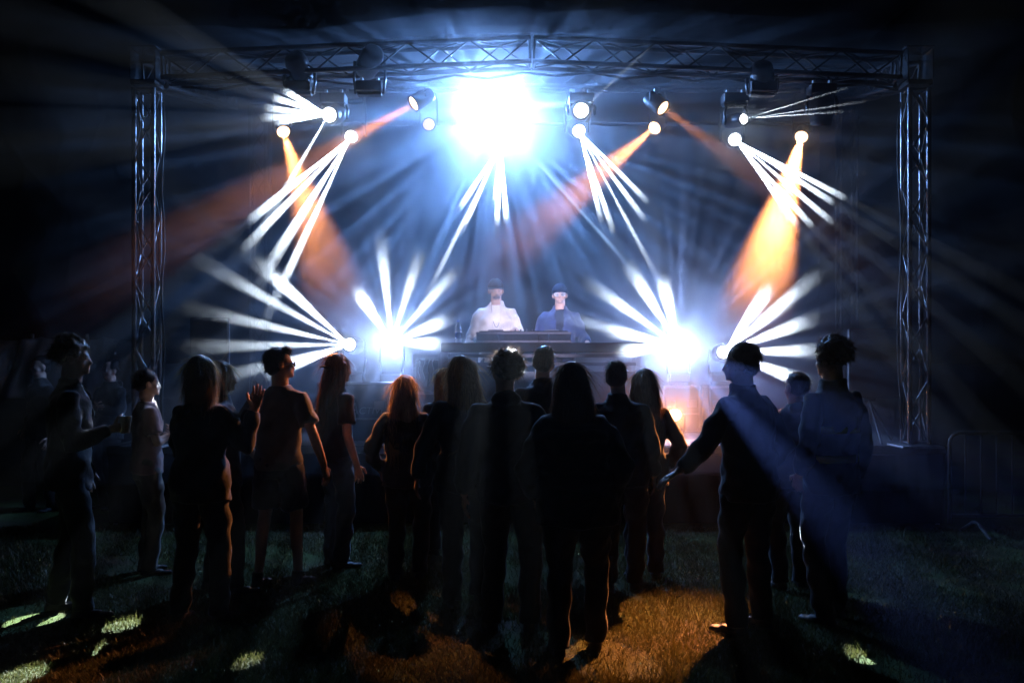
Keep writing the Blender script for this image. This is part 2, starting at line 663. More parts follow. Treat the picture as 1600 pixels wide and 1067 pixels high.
# controller on the table
q = P(818, 535, TB)
ct = empty('dj_controller', (q.x, TB + 0.02, tz + 0.002))
tag(ct, 'wide flat mixing controller in a silver edged case on the table', 'controller')
cw, ch = 145 / FPX * TB, 0.115
MB().box((0, 0, ch / 2), (cw, 0.40, ch)).build('case_shell', M['matte_black'], ct, bevel=0.006)
MB().box((0, -0.203, ch - 0.012), (cw + 0.01, 0.012, 0.02)).build('edge_trim', M['matte_grey'], ct)
MB().box((0, -0.203, 0.012), (cw + 0.01, 0.012, 0.02)).build('edge_trim', M['matte_grey'], ct)
MB().box((0, 0, ch + 0.006), (cw - 0.06, 0.34, 0.012)).build('control_surface', M['matte_black'], ct)
for sx in (-1, 1):
    MB().lathe([(0.085, 0), (0.085, 0.014), (0.078, 0.018), (0.03, 0.018)], 28, Matrix.Translation((sx * cw * 0.3, 0, ch + 0.012))).build('jog_wheel', M['matte_grey'], ct)
for i in range(4):
    for j in range(3):
        MB().lathe([(0.009, 0), (0.008, 0.022)], 10, Matrix.Translation((-0.09 + 0.06 * i, -0.09 + 0.07 * j, ch + 0.012))).build('knob', M['matte_grey'], ct)
for k in range(3):
    x = [0.16, 0.27, -0.28][k]
    pts = [(x, -0.215, 0.06 + 0.03), (x + 0.01, -0.23, 0.02), (x - 0.02, -0.26, -0.1), (x - 0.03, -0.30, -0.2)]
    MB().tube(pts, 0.006, 6).build('cable', M['cable'], ct, smooth=True)

# water bottle
m_, nt_, b_ = new_mat('clear_plastic')
b_.inputs['Base Color'].default_value = (0.8, 0.88, 1, 1)
b_.inputs['Roughness'].default_value = 0.12
b_.inputs['Transmission Weight'].default_value = 0.75
b_.inputs['IOR'].default_value = 1.2
M['clear_plastic'] = m_
q = P(716, 535, TB - 0.1)
wb = empty('water_bottle', (q.x, TB - 0.1, tz + 0.002))
tag(wb, 'clear plastic water bottle standing at the left end of the mixing table', 'bottle')
MB().lathe([(0.030, 0), (0.034, 0.01), (0.034, 0.12), (0.031, 0.135), (0.034, 0.15), (0.028, 0.19), (0.014, 0.215), (0.013, 0.235)], 20).build('bottle_body', M['clear_plastic'], wb, smooth=True)
MB().lathe([(0.016, 0.225), (0.016, 0.247)], 16).build('cap', mat('blue_cap', (0.15, 0.25, 0.6), 0.5), wb)
MB().lathe([(0.0348, 0.05), (0.0348, 0.11)], 20).build('label_band', mat('blue_label', (0.12, 0.25, 0.7), 0.6), wb)

# ------------------------------------------------------------------ white tent wall far left
fn = empty('banner_fence', (-6.0, 13.2, 0))
tag(fn, 'white tarpaulin hung above a dark printed banner at the far left', 'banner')
a, b = P(-40, 527, 13.2), P(206, 524, 13.2)
zb = P(100, 622, 13.2).z
vs, fs = [], []
NX, NZ = 60, 14
for i in range(NX + 1):
    f = i / NX
    for j in range(NZ + 1):
        g_ = j / NZ
        x = a.x + (b.x - a.x) * f
        top = 2.01 - 0.05 * abs(math.sin(f * PI * 2.4)) ** 0.7
        z = zb + (top - zb) * g_
        y = 0.05 * math.sin(f * 23 + 3.5 * g_) * (0.4 + 0.6 * g_) + 0.03 * math.sin(f * 51 - 6 * g_)
        vs.append((x + 6.0, y, z))
for i in range(NX):
    for j in range(NZ):
        k = i * (NZ + 1) + j
        fs.append((k, k + NZ + 1, k + NZ + 2, k + 1))
c = MB().add(vs, fs).build('tarpaulin', M['white_tarp'], fn, smooth=True)
c.modifiers.new('thick', 'SOLIDIFY').thickness = 0.004
vs, fs = [], []
for i in range(NX + 1):
    f = i / NX
    for j in range(5):
        x = a.x + (b.x + 1.0 - a.x) * f
        vs.append((x + 6.0, -0.06 + 0.012 * math.sin(f * 31 + j), 0.05 + (zb - 0.05) * j / 4))
for i in range(NX):
    for j in range(4):
        k = i * 5 + j
        fs.append((k, k + 5, k + 6, k + 1))
c = MB().add(vs, fs).build('banner', M['dark_tarp'], fn, smooth=True)
c.modifiers.new('thick', 'SOLIDIFY').thickness = 0.003
q = P(148, 669, 13.1)
text_mesh('erb', 0.26, 'lettering', M['print_grey'], fn, Matrix.Translation((q.x + 6.0, -0.095, q.z)) @ Matrix.Rotation(PI / 2, 4, 'X'), bold=0.006)
for f in (0, 0.35, 0.7, 1.0):
    x = a.x + (b.x - a.x) * f
    rod(fn, 'post', (x, 13.28, 0), (x, 13.28, 2.05), 0.025, M['galvanised'])

# ------------------------------------------------------------------ crowd barrier far right
q = P(1484, 676, 9.6)
br_ = empty('crowd_barrier', (q.x, 9.6, 0))
tag(br_, 'steel crowd barrier with a rounded top corner at the far right', 'barrier')
zt = q.z
Lb = 2.4
pts = [(0, 0, 0.12), (0, 0, zt - 0.1)] + [(0.1 - 0.1 * math.cos(t), 0, zt - 0.1 + 0.1 * math.sin(t)) for t in (0.4, 0.8, 1.2, PI / 2)] + [(Lb - 0.1, 0, zt)] + [(Lb - 0.1 + 0.1 * math.sin(t), 0, zt - 0.1 + 0.1 * math.cos(t)) for t in (0.4, 0.8, 1.2, PI / 2)] + [(Lb, 0, 0.12)]
MB().tube(pts, 0.019, 10).build('frame_tube', M['dark_steel'], br_, smooth=True)
rod(br_, 'bottom_rail', (q.x, 9.6, 0.2), (q.x + Lb, 9.6, 0.2), 0.016, M['dark_steel'])
for k in range(1, 16):
    rod(br_, 'bar', (q.x + Lb * k / 16, 9.6, 0.2), (q.x + Lb * k / 16, 9.6, zt), 0.007, M['dark_steel'], 6)
for x in (0.25, Lb - 0.25):
    MB().tube([(x, -0.3, 0.015), (x, -0.05, 0.13), (x, 0.05, 0.13), (x, 0.3, 0.015)], 0.016, 8).build('foot', M['dark_steel'], br_)

# cable looms strapped along the trusses and down the towers
for pts, lab in (([(TLx + 0.3 + 0.35 * i, TY + 0.15, 4.5 + 0.16 * (1 - abs(i / 11 - 1)) - 0.05 * (i % 2)) for i in range(22)], 'black cable loom sagging along the underside of the front roof truss'),
                 ([(TRx - 0.16, TY + 0.05 * math.sin(i), 4.3 - 0.3 * i) for i in range(12)], 'black cable running down the right front tower'),
                 ([(TLx + 0.16, TY + 0.05 * math.sin(i * 1.7), 4.3 - 0.3 * i) for i in range(12)], 'black cable running down the left front tower')):
    q = Vector(pts[0])
    o = MB().tube([Vector(p) - q for p in pts], 0.014, 6).build('cable_loom', M['cable'], None, smooth=True)
    o.location = q
    tag(o, lab, 'cable', 'cables on the trusses')
# ------------------------------------------------------------------ lamps
M['lens_white'] = emit_mat('lens_white', (0.85, 0.93, 1.0), 14)
M['lens_orange'] = emit_mat('lens_orange', (1.0, 0.60, 0.30), 7)
M['lens_dim'] = emit_mat('lens_dim', (1.0, 0.66, 0.42), 1.1)
M['lens_off'] = mat('lens_off', (0.05, 0.055, 0.06), 0.15, 0, 0.1, 20)
PW = 110000          # one gobo beam
FRONT_Z, REAR_Z = 4.52, 4.96     # underside of the front and rear trusses


def moving_head(lens, aim, label, group, hang=None, floor=None, r=0.075, lensmat='lens_white'):
    """moving head lamp: base, yoke, head, lens; hung from height `hang` or standing at height `floor`"""
    lens = Vector(lens)
    aim = Vector(aim).normalized()
    ctr = lens - aim * 0.17
    z = hang if hang is not None else floor
    root = empty('moving_head_light', (ctr.x, ctr.y, z))
    tag(root, label, 'stage light', group)
    o = root.location
    q = aim.to_track_quat('Z', 'Y').to_matrix().to_4x4()
    mx = Matrix.Translation(lens - o) @ q
    MB().lathe([(r * 0.9, -0.34), (r * 1.25, -0.32), (r * 1.45, -0.25), (r * 1.5, -0.12), (r * 1.35, -0.06), (r * 1.3, -0.012), (r * 1.06, -0.012), (r * 1.04, -0.03)], 20, mx).build('head', M['black_plastic'], root, smooth=True)
    MB().lathe([(r, -0.028), (r * 0.9, -0.016), (r * 0.5, -0.009), (0.004, -0.006)], 20, mx).build('lens', M[lensmat], root, smooth=True)
    side = Vector((1, 0, 0)) if abs(aim.x) < 0.8 else Vector((0, 1, 0))
    s_ = 1 if hang is not None else -1
    rel = ctr - o
    bz = (-0.10 if hang is not None else 0.0)
    MB().box((0, 0, -s_ * 0.09), (0.26, 0.20, 0.10)).build('base', M['black_plastic'], root, bevel=0.012)
    for k in (-1, 1):
        a = rel + side * (k * (r * 1.5 + 0.03))
        t = Vector((0, 0, -s_ * 0.15)) + side * (k * (r * 1.5 + 0.02))
        MB().tube([t, (a + t) / 2 + side * (k * 0.012), a, a - Vector((0, 0, s_ * 0.05))], [0.03, 0.034, 0.036, 0.025], 8, flat=0.45, up=tuple(side.cross(Vector((0, 0, 1))))).build('yoke_arm', M['black_metal'], root, smooth=True)
    MB().box((0, 0, -s_ * 0.155), (0.24 if abs(side.x) > .5 else 0.09, 0.09 if abs(side.x) > .5 else 0.24, 0.03)).build('yoke_base', M['black_metal'], root)
    if hang is not None:
        for k in (-1, 1):
            MB().box((k * 0.08, 0, -0.015), (0.03, 0.05, 0.055)).build('clamp', M['galvanised'], root, bevel=0.004)
    else:
        for dx in (-1, 1):
            for dy in (-1, 1):
                MB().box((dx * 0.1, dy * 0.07, 0.02), (0.03, 0.03, 0.04)).build('foot', M['black_metal'], root)
    return root


def beams(root, lens, tips, tipY=9.2, w=1.5, p=1.0, col=WHITE, blend=0.25):
    for t in tips:
        tgt = P(t[0], t[1], t[2] if len(t) > 2 else tipY)
        k = t[3] if len(t) > 3 else 1.0
        d = (tgt - lens).normalized()
        spot('beam_lamp', lens + d * 0.02, tgt, PW * p * k, w, col, blend, 0.0015, root)


def G(u, v):
    """a beam that lands on the lawn"""
    return (u, v, EYE * FPX / (v - HOR))


def mean_aim(lens, tips, tipY=9.2):
    v = Vector()
    for t in tips:
        v += (P(t[0], t[1], t[2] if len(t) > 2 else tipY) - lens).normalized()
    return v.normalized()


def head_with(u, v, Y, tips, label, group, hang, floor=None, w=1.5, p=1.0, r=0.075):
    lens = P(u, v, Y)
    root = moving_head(lens, mean_aim(lens, tips), label, group, hang, floor, r)
    beams(root, lens, tips, w=w, p=p)
    return root


FG, RG, GG, OG = 'lamps on the front truss', 'lamps on the rear truss', 'lamps on the stage floor', 'orange wash lamps'
head_with(513, 180, 10.3, [(462, 152), (450, 160), (442, 172), (440, 183), (455, 188), G(55, 968) + (1.2,)], 'moving head on the front truss throwing short white beams leftwards', FG, FRONT_Z, w=3.2, p=0.2)
head_with(548, 215, 11.9, [(413, 326), (409, 360), (436, 388), G(180, 1012) + (.7,), G(190, 978) + (.6,), G(30, 1058) + (.6,)], 'moving head on the rear truss with a sheaf of beams down to the left', RG, REAR_Z, w=1.7)
head_with(783, 226, 12.25, [(727, 312), (729, 345), G(385, 1037) + (.6,), (775, 300), (777, 335), (790, 330)], 'moving head under the brightest lamp with thin beams pointing down', RG, REAR_Z, w=0.95, p=0.8)
head_with(905, 206, 11.9, [(933, 318), (949, 335), G(1345, 1028) + (.6,), (990, 320), (993, 296)], 'moving head right of centre with a fan of beams down to the right', RG, REAR_Z, w=1.05, p=1.0)
head_with(1149, 219, 11.9, [(1232, 333), (1252, 335), (1280, 330), (1285, 306), (1302, 300)], 'moving head near the right with beams slanting to the right tower', RG, REAR_Z, w=1.2, p=1.0)
head_with(1164, 186, 10.3, [(1290, 168, 9.3, 0.5), (1270, 178, 9.3, 0.5), (1250, 160, 9.5, 0.4)], 'moving head on the front truss throwing thin flat beams to the right', FG, FRONT_Z, w=0.8, p=0.5, r=0.05)
hl = P(908, 173, 10.3)
h7 = moving_head(hl, cam.location - hl, 'moving head right of the brightest lamp with its white lens facing out', FG, FRONT_Z)
beams(h7, hl, [(1010, 80, 9.0, 0.08)], w=1.0)

# the brightest lamp: a big head facing the audience, with added spokes imitating lens flare
bl = P(770, 175, 11.9)
big = moving_head(bl, cam.location - bl, 'brightest white lamp of the stage in the middle of the rear truss', RG, REAR_Z + 0.06, r=0.17)


def flare_spokes(light, scale, lo, seed):
    """added spokes imitating lens-flare rays: strength varies with the angle round its axis only"""
    light.use_nodes = True
    nt = light.node_tree
    em = nt.nodes['Emission']
    tc = nt.nodes.new('ShaderNodeTexCoord')
    mul = nt.nodes.new('ShaderNodeVectorMath')
    mul.operation = 'MULTIPLY'
    mul.inputs[1].default_value = (1, 1, 0)
    nrm = nt.nodes.new('ShaderNodeVectorMath')
    nrm.operation = 'NORMALIZE'
    add = nt.nodes.new('ShaderNodeVectorMath')
    add.operation = 'ADD'
    add.inputs[1].default_value = (seed, 0, 0)
    no = nt.nodes.new('ShaderNodeTexNoise')
    no.inputs['Scale'].default_value = scale
    no.inputs['Detail'].default_value = 1
    no.inputs['Roughness'].default_value = 0.7
    mr = nt.nodes.new('ShaderNodeMapRange')
    mr.inputs['From Min'].default_value = 0.40
    mr.inputs['From Max'].default_value = 0.72
    mr.inputs['To Min'].default_value = lo
    mr.inputs['To Max'].default_value = 2.9
    nt.links.new(tc.outputs['Normal'], mul.inputs[0])
    nt.links.new(mul.outputs[0], nrm.inputs[0])
    nt.links.new(nrm.outputs[0], add.inputs[0])
    nt.links.new(add.outputs[0], no.inputs['Vector'])
    nt.links.new(no.outputs['Fac'], mr.inputs['Value'])
    nt.links.new(mr.outputs[0], em.inputs['Strength'])


l = spot('glare_lamp', bl + (cam.location - bl).normalized() * 0.03, cam.location, 800, 172, (0.19, 0.42, 1.0), 0.2, 0.03, big)
spot('glare_lamp', bl + (cam.location - bl).normalized() * 0.03, cam.location, 190, 46, (0.75, 0.88, 1.0), 1.0, 0.02, big)  # extra white cone added to imitate bloom round the lens
flare_spokes(l.data, 21.0, 0.55, 3.1)
beams(big, bl, [(1005, 440, 9.25, 1.0), (640, 5, 9.25, 0.8), (690, 330, 9.25, 0.08), (880, 20, 9.25, 0.08)], w=1.0, col=(0.4, 0.62, 1.0), blend=1.0)  # thin beams added in place of diffraction streaks

# floor lamps
def floor_head(u, v, Y, tips, label, star, w=2.4, p=1.0):
    lens = P(u, v, Y)
    aim = mean_aim(lens, tips) if not star else (cam.location + Vector((0, 0, 0.3)) - lens)
    root = moving_head(lens, aim, label, GG, None, DECK + 0.565)
    beams(root, lens, tips, w=w, p=p, tipY=9.3, blend=1.0)
    if star:
        s_ = spot('glare_lamp', lens + (cam.location - lens).normalized() * 0.03, cam.location, star, 172, (0.28, 0.45, 1.0), 0.2, 0.03, root)
        spot('glare_lamp', lens + (cam.location - lens).normalized() * 0.03, cam.location + Vector((0, 0, 0.5)), star * 0.5, 46, (0.8, 0.9, 1.0), 1.0, 0.02, root)  # extra white cone added for the glare core
        flare_spokes(s_.data, 13.0, 0.4, u)  # added spokes stand in for the lens star
    return root, lens


floor_head(545, 538, 12.2, [(352, 430, 9.3, .8), (427, 432, 9.3, 1.7), (335, 490, 9.3, .7), (335, 541, 9.3, .5), (365, 585, 9.3, .35), (440, 575, 9.3, 1.2)], 'left floor lamp throwing a fan of broad white beams to the left', 0, 3.4, 0.2)
floor_head(612, 535, 12.2, [(568, 470, 9.3, 1.3), (598, 398, 9.3, .8), (650, 415, 9.3, .4), (697, 440, 9.3, .45), (683, 506, 9.3, .6), (676, 537, 9.3, .8)], 'floor lamp left of the table glaring like a star', 95, 3.0, 0.16)
rc, lc = floor_head(1060, 540, 12.2, [(943, 458, 9.3, .7), (998, 440, 9.3, 1.1), (1040, 458, 9.3, 1.4), (970, 520, 9.3, .8), (985, 548, 9.3, .9), (900, 500, 9.3, .2)], 'floor lamp right of the table glaring like a star', 140, 3.0, 0.2)
floor_head(1131, 550, 12.2, [(1190, 468, 9.3, 1.3), (1250, 452, 9.3, .7), (1215, 483, 9.3, .6), (1245, 508, 9.3, .8), (1262, 548, 9.3, .6), (1240, 590, 9.3, .7)], 'floor lamp throwing broad white beams up to the right', 0, 3.4, 0.2)
# long shafts added to imitate flare streaks of the right star lamp
for tu, tv, tY, k_ in ((1640, 800, 1.35, 1.9), (1520, 850, 1.6, 0.6), (1400, 915, 1.8, 2.0)):
    spot('beam_lamp', lc, P(tu, tv, tY), PW * k_ * 0.9, 1.0, (0.16, 0.28, 1.0), 1.0, 0.001, rc)


def par_can(lens, target, label, group, power, angle, col=ORANGE, lensmat='lens_orange', hang=None, floor=None, r=0.075, blend=1.0):
    lens, target = Vector(lens), Vector(target)
    aim = (target - lens).normalized()
    ctr = lens - aim * 0.12
    z = hang if hang is not None else floor
    root = empty('par_can_light', (ctr.x, ctr.y, z))
    tag(root, label, 'stage light', group)
    o = root.location
    mx = Matrix.Translation(lens - o) @ aim.to_track_quat('Z', 'Y').to_matrix().to_4x4()
    MB().lathe([(r * 0.5, -0.26), (r * 0.95, -0.24), (r * 1.1, -0.2), (r * 1.18, -0.03), (r * 1.2, 0.0), (r * 1.05, 0.0), (r * 1.03, -0.02)], 20, mx).build('can', M['black_metal'], root, smooth=True)
    MB().lathe([(r, -0.018), (r * 0.7, -0.01), (0.004, -0.006)], 20, mx).build('lens', M[lensmat], root, smooth=True)
    rel = ctr - o
    side = aim.cross(Vector((0, 0, 1)))
    side = side.normalized() if side.length > 0.1 else Vector((1, 0, 0))
    e = r * 1.2 + 0.02
    top = Vector((0, 0, -0.04 if hang is not None else 0.012))
    MB().tube([rel + side * e, Vector((0, 0, (rel.z * 0.35))) + side * e, top + side * e * 0.8, top - side * e * 0.8, Vector((0, 0, (rel.z * 0.35))) - side * e, rel - side * e], 0.012, 6).build('bracket', M['black_metal'], root)
    if hang is not None:
        MB().box((0, 0, -0.018), (0.04, 0.05, 0.06)).build('clamp', M['galvanised'], root, bevel=0.004)
    if power:
        spot('wash_lamp', lens + aim * 0.02, target, power, angle, col, blend, 0.03, root)
    return root


par_can(P(443, 207, 11.9), P(690, 985, 6.22), 'orange lamp at the far left of the rear truss shining down', OG, 6000, 12, hang=REAR_Z)
par_can(P(645, 163, 10.35), P(470, 262, 9.8), 'orange lamp left of the brightest lamp with a beam to the lower left', OG, 9000, 13, hang=FRONT_Z)
par_can(P(670, 195, 11.9), P(690, 500, 4), 'small dim amber lamp just left of the brightest lamp', OG, 0, 10, lensmat='lens_dim', hang=REAR_Z, r=0.07)
par_can(P(1037, 170, 10.35), P(1130, 238, 9.9), 'orange lamp on the front truss with a faint beam to the right', OG, 1500, 15, hang=FRONT_Z)
par_can(P(1022, 201, 11.9), P(850, 345, 9.8), 'orange lamp right of centre with a beam to the lower left', OG, 5000, 11, hang=REAR_Z)
par_can(P(1252, 215, 11.9), P(1040, 985, 6.22), 'orange lamp near the right tower shining down through smoke', OG, 30000, 12, hang=REAR_Z)
par_can(P(1055, 648, 11.3), P(1050, 640, 3), 'orange lamp standing low on the stage floor right of the table', OG, 60, 150, hang=None, floor=DECK, r=0.07, blend=0.3)
par_can(P(604, 648, 11.3), P(500, 640, 3), 'orange lamp low on the stage floor behind the fair long-haired woman', OG, 30, 150, hang=None, floor=DECK, r=0.07, blend=0.3)
# spotlight on a stand behind the camera: it lights the performers' faces over the heads of the crowd
fs_ = empty('follow_spot', (1.2, -4.0, 0.0))
tag(fs_, 'black follow spotlight on a tall stand behind the audience', 'spotlight')
fl, ft = Vector((1.2, -4.0, 3.6)), Vector((0.22, 11.35, 2.12))
fa = (ft - fl).normalized()
mx_ = Matrix.Translation(fl - fs_.location) @ fa.to_track_quat('Z', 'Y').to_matrix().to_4x4()
MB().lathe([(0.09, -0.7), (0.12, -0.66), (0.13, -0.3), (0.10, -0.28), (0.10, -0.02), (0.11, 0.0), (0.085, 0.0), (0.085, -0.03)], 20, mx_).build('barrel', M['black_metal'], fs_, smooth=True)
MB().lathe([(0.084, -0.025), (0.05, -0.015), (0.003, -0.01)], 20, mx_).build('lens', M['lens_white'], fs_, smooth=True)
rod(fs_, 'pole', (1.2, -4.25, 0.1), (1.2, -4.25, 3.55), 0.025, M['black_metal'])
for a_ in (-90, 30, 150):
    rod(fs_, 'leg', (1.2, -4.25, 0.7), (1.2 + 0.7 * math.cos(math.radians(a_)), -4.25 + 0.7 * math.sin(math.radians(a_)), 0.02), 0.016, M['black_metal'])
spot('wash_lamp', fl + fa * 0.03, ft, 26000, 5.6, (0.80, 0.72, 1.0), 0.8, 0.03, fs_)

# unlit heads that show as dark shapes under the front truss
for u, v, aim, lab in ((478, 112, (0.25, 0.9, -0.7), 'unlit dark lamp hanging at the left of the front truss'),
                       (570, 96, (-0.4, 0.8, -0.4), 'unlit dark lamp between the left orange and white lamps'),
                       (1190, 128, (0.2, 0.9, -0.8), 'unlit dark lamp right of the orange pair on the front truss'),
                       (1282, 180, (0.0, 0.25, -1.0), 'unlit dark lamp hanging straight down near the right tower')):
    moving_head(P(u, v + 18, 10.15), aim, lab, FG, FRONT_Z - 0.0, lensmat='lens_off', r=0.08)
# ------------------------------------------------------------------ people
def skin_mat(name, col):
    m = mat(name, col, 0.5, 0, 0.08, 30, 0.08, 300, 0.4)
    return m


def cloth_mat(name, col, rough=0.88, var=0.18):
    return mat(name, col, rough, 0, var, 7, 0.35, 45, 0.25, 0.25)


def hair_mat(name, col, tl=0.12):
    m, nt, b = new_mat(name)
    b.inputs['Base Color'].default_value = (*col, 1)
    b.inputs['Roughness'].default_value = 0.42
    b.inputs['Specular IOR Level'].default_value = 0.6
    tr = nt.nodes.new('ShaderNodeBsdfTranslucent')
    tr.inputs['Color'].default_value = (*[min(1, c * 1.5) for c in col], 1)
    mx = nt.nodes.new('ShaderNodeMixShader')
    mx.inputs[0].default_value = tl
    tc = nt.nodes.new('ShaderNodeTexCoord')
    mp = nt.nodes.new('ShaderNodeMapping')
    mp.inputs['Scale'].default_value = (150, 150, 9)
    nt.links.new(tc.outputs['Object'], mp.inputs['Vector'])
    n = nt.nodes.new('ShaderNodeTexNoise')
    n.inputs['Scale'].default_value = 1
    n.inputs['Detail'].default_value = 3
    n.inputs['Distortion'].default_value = 0.6
    nt.links.new(mp.outputs[0], n.inputs['Vector'])
    bp = nt.nodes.new('ShaderNodeBump')
    bp.inputs['Strength'].default_value = 0.9
    bp.inputs['Distance'].default_value = 0.006
    nt.links.new(n.outputs['Fac'], bp.inputs['Height'])
    nt.links.new(bp.outputs['Normal'], b.inputs['Normal'])
    r = nt.nodes.new('ShaderNodeValToRGB')
    r.color_ramp.elements[0].position = 0.35
    r.color_ramp.elements[1].position = 0.65
    r.color_ramp.elements[0].color = (*[c * 0.4 for c in col], 1)
    r.color_ramp.elements[1].color = (*[min(1, c * 1.35) for c in col], 1)
    nt.links.new(n.outputs['Fac'], r.inputs['Fac'])
    nt.links.new(r.outputs['Color'], b.inputs['Base Color'])
    out = nt.nodes['Material Output']
    nt.links.new(b.outputs[0], mx.inputs[1])
    nt.links.new(tr.outputs[0], mx.inputs[2])
    nt.links.new(mx.outputs[0], out.inputs['Surface'])
    return m


SK = {'fair': skin_mat('skin_fair', (0.62, 0.40, 0.31)), 'tan': skin_mat('skin_tan', (0.50, 0.31, 0.22))}
HR = {'blond': hair_mat('hair_blond', (0.42, 0.29, 0.14)), 'brown': hair_mat('hair_brown', (0.11, 0.062, 0.032)), 'dark': hair_mat('hair_dark', (0.025, 0.017, 0.012)),
      'light_brown': hair_mat('hair_light_brown', (0.20, 0.12, 0.06))}
HS = {'blond': hair_mat('strand_blond', (0.42, 0.29, 0.14), .4), 'brown': hair_mat('strand_brown', (0.11, 0.062, 0.032), .4), 'dark': hair_mat('strand_dark', (0.025, 0.017, 0.012), .4), 'light_brown': hair_mat('strand_light_brown', (0.20, 0.12, 0.06), .4)}
CL = {'black': cloth_mat('cloth_black', (0.014, 0.014, 0.016)), 'charcoal': cloth_mat('cloth_charcoal', (0.03, 0.031, 0.034)), 'navy': cloth_mat('cloth_navy', (0.018, 0.024, 0.05)),
      'grey': cloth_mat('cloth_grey', (0.17, 0.165, 0.165)), 'white': cloth_mat('cloth_white', (0.72, 0.71, 0.70)), 'cream': cloth_mat('cloth_cream', (0.70, 0.67, 0.63)),
      'pink': cloth_mat('cloth_pink', (0.27, 0.17, 0.165)), 'rust': cloth_mat('cloth_rust', (0.22, 0.09, 0.07)), 'denim': cloth_mat('cloth_denim', (0.028, 0.036, 0.06)),
      'beige': cloth_mat('cloth_beige', (0.16, 0.135, 0.11)), 'blue': cloth_mat('cloth_blue', (0.04, 0.06, 0.16)), 'olive': cloth_mat('cloth_olive', (0.06, 0.06, 0.04)),
      'yellow': cloth_mat('cloth_hi_vis', (0.55, 0.55, 0.06), 0.6)}
M['shoe'] = mat('shoe_dark', (0.02, 0.02, 0.02), 0.6, 0, 0.2, 30)
M['shoe_white'] = mat('shoe_white', (0.5, 0.5, 0.5), 0.6, 0, 0.1, 30)
M['eye_white'] = mat('eye_white', (0.75, 0.75, 0.75), 0.25, 0, 0.02, 30)
M['eye_iris'] = mat('eye_iris', (0.04, 0.03, 0.02), 0.15, 0, 0.05, 30)


def organic(mb, voxel, smooth=3, wrinkle=0.0, wf=(22, 22, 13), seed=0.0):
    """join the shapes into one continuous skin"""
    me = mb.mesh('tmp')
    o = bpy.data.objects.new('tmp', me)
    COL.objects.link(o)
    r = o.modifiers.new('r', 'REMESH')
    r.mode = 'VOXEL'
    r.voxel_size = voxel
    if smooth:
        s_ = o.modifiers.new('s', 'SMOOTH')
        s_.iterations = smooth
        s_.factor = 0.5
    dg = bpy.context.evaluated_depsgraph_get()
    out = bpy.data.meshes.new_from_object(o.evaluated_get(dg))
    bpy.data.objects.remove(o)
    bpy.data.meshes.remove(me)
    if wrinkle:
        n = len(out.vertices)
        co = np.empty(n * 3)
        nv = np.empty(n * 3)
        out.vertices.foreach_get('co', co)
        out.vertices.foreach_get('normal', nv)
        co = co.reshape(-1, 3)
        nv = nv.reshape(-1, 3)
        x, y, z = co.T
        a = np.sin(wf[0] * x + 9 * z + seed + 2.0 * np.sin(7 * z + seed)) * np.sin(wf[2] * z * 2.2 - 11 * y + seed * 2)
        b = np.sin(37 * z + 19 * x + 3 * np.sin(15 * y + seed) + seed * 3) * 0.6
        c = np.sin(61 * x - 43 * z + 31 * y + seed) * 0.3
        co = co + nv * ((a + b + c) * wrinkle)[:, None]
        out.vertices.foreach_set('co', co.ravel())
    out.polygons.foreach_set('use_smooth', [True] * len(out.polygons))
    out.update()
    return out


def mesh_obj(me, name, material, parent, mtx=None):
    me.name = name
    me.materials.clear()
    me.materials.append(material)
    if mtx is not None:
        me.transform(mtx)
    o = bpy.data.objects.new(name, me)
    return link(o, parent)


def append_mesh(me, mb):
    """add loose shapes (fingers) to a finished skin"""
    bm = bmesh.new()
    bm.from_mesh(me)
    vs = [bm.verts.new(v) for v in mb.v]
    for f in mb.f:
        try:
            fc = bm.faces.new([vs[i] for i in f])
            fc.smooth = True
        except ValueError:
            pass
    bm.to_mesh(me)
    bm.free()
    me.update()


def hand(palm, fing, wrist, fdir, pn, side, curl, k):
    """palm goes into the skin, five bent fingers of unequal length are rooted in it"""
    fdir = Vector(fdir).normalized()
    pn = Vector(pn)
    pn = (pn - fdir * pn.dot(fdir)).normalized()
    sv = fdir.cross(pn) * side          # towards the thumb
    w = Vector(wrist)
    palm.tube([w - fdir * .02 * k, w + fdir * .02 * k, w + fdir * .055 * k, w + fdir * .09 * k], [.026 * k, .033 * k, .041 * k, .038 * k], 12, flat=0.42, up=tuple(sv))
    for i, L in enumerate((.068, .078, .073, .056)):
        off = sv * ((1.5 - i) * .0195 * k)
        p = w + fdir * (.082 - abs(i - 1.2) * .004) * k + off
        pts, rad = [p], [.0095 * k]
        ang = curl * 0.45
        spread = sv * ((1.5 - i) * 0.07)
        for sgm, fr in enumerate((.45, .32, .23)):
            d = (fdir * math.cos(ang) + pn * math.sin(ang) + spread).normalized()
            p = p + d * (L * fr * k * 1.12)
            pts.append(p)
            rad.append((.0088, .008, .006)[sgm] * k)
            ang += curl * 0.55
        fing.tube(pts, rad, 7)
    p = w + fdir * .028 * k + sv * .028 * k
    d1 = (fdir * .55 + sv * .8 + pn * .25).normalized()
    d2 = (fdir * .85 + sv * .35 + pn * (.25 + .4 * curl)).normalized()
    fing.tube([p, p + d1 * .038 * k, p + d1 * .038 * k + d2 * .032 * k, p + d1 * .038 * k + d2 * .055 * k], [.013 * k, .0105 * k, .0095 * k, .007 * k], 7)


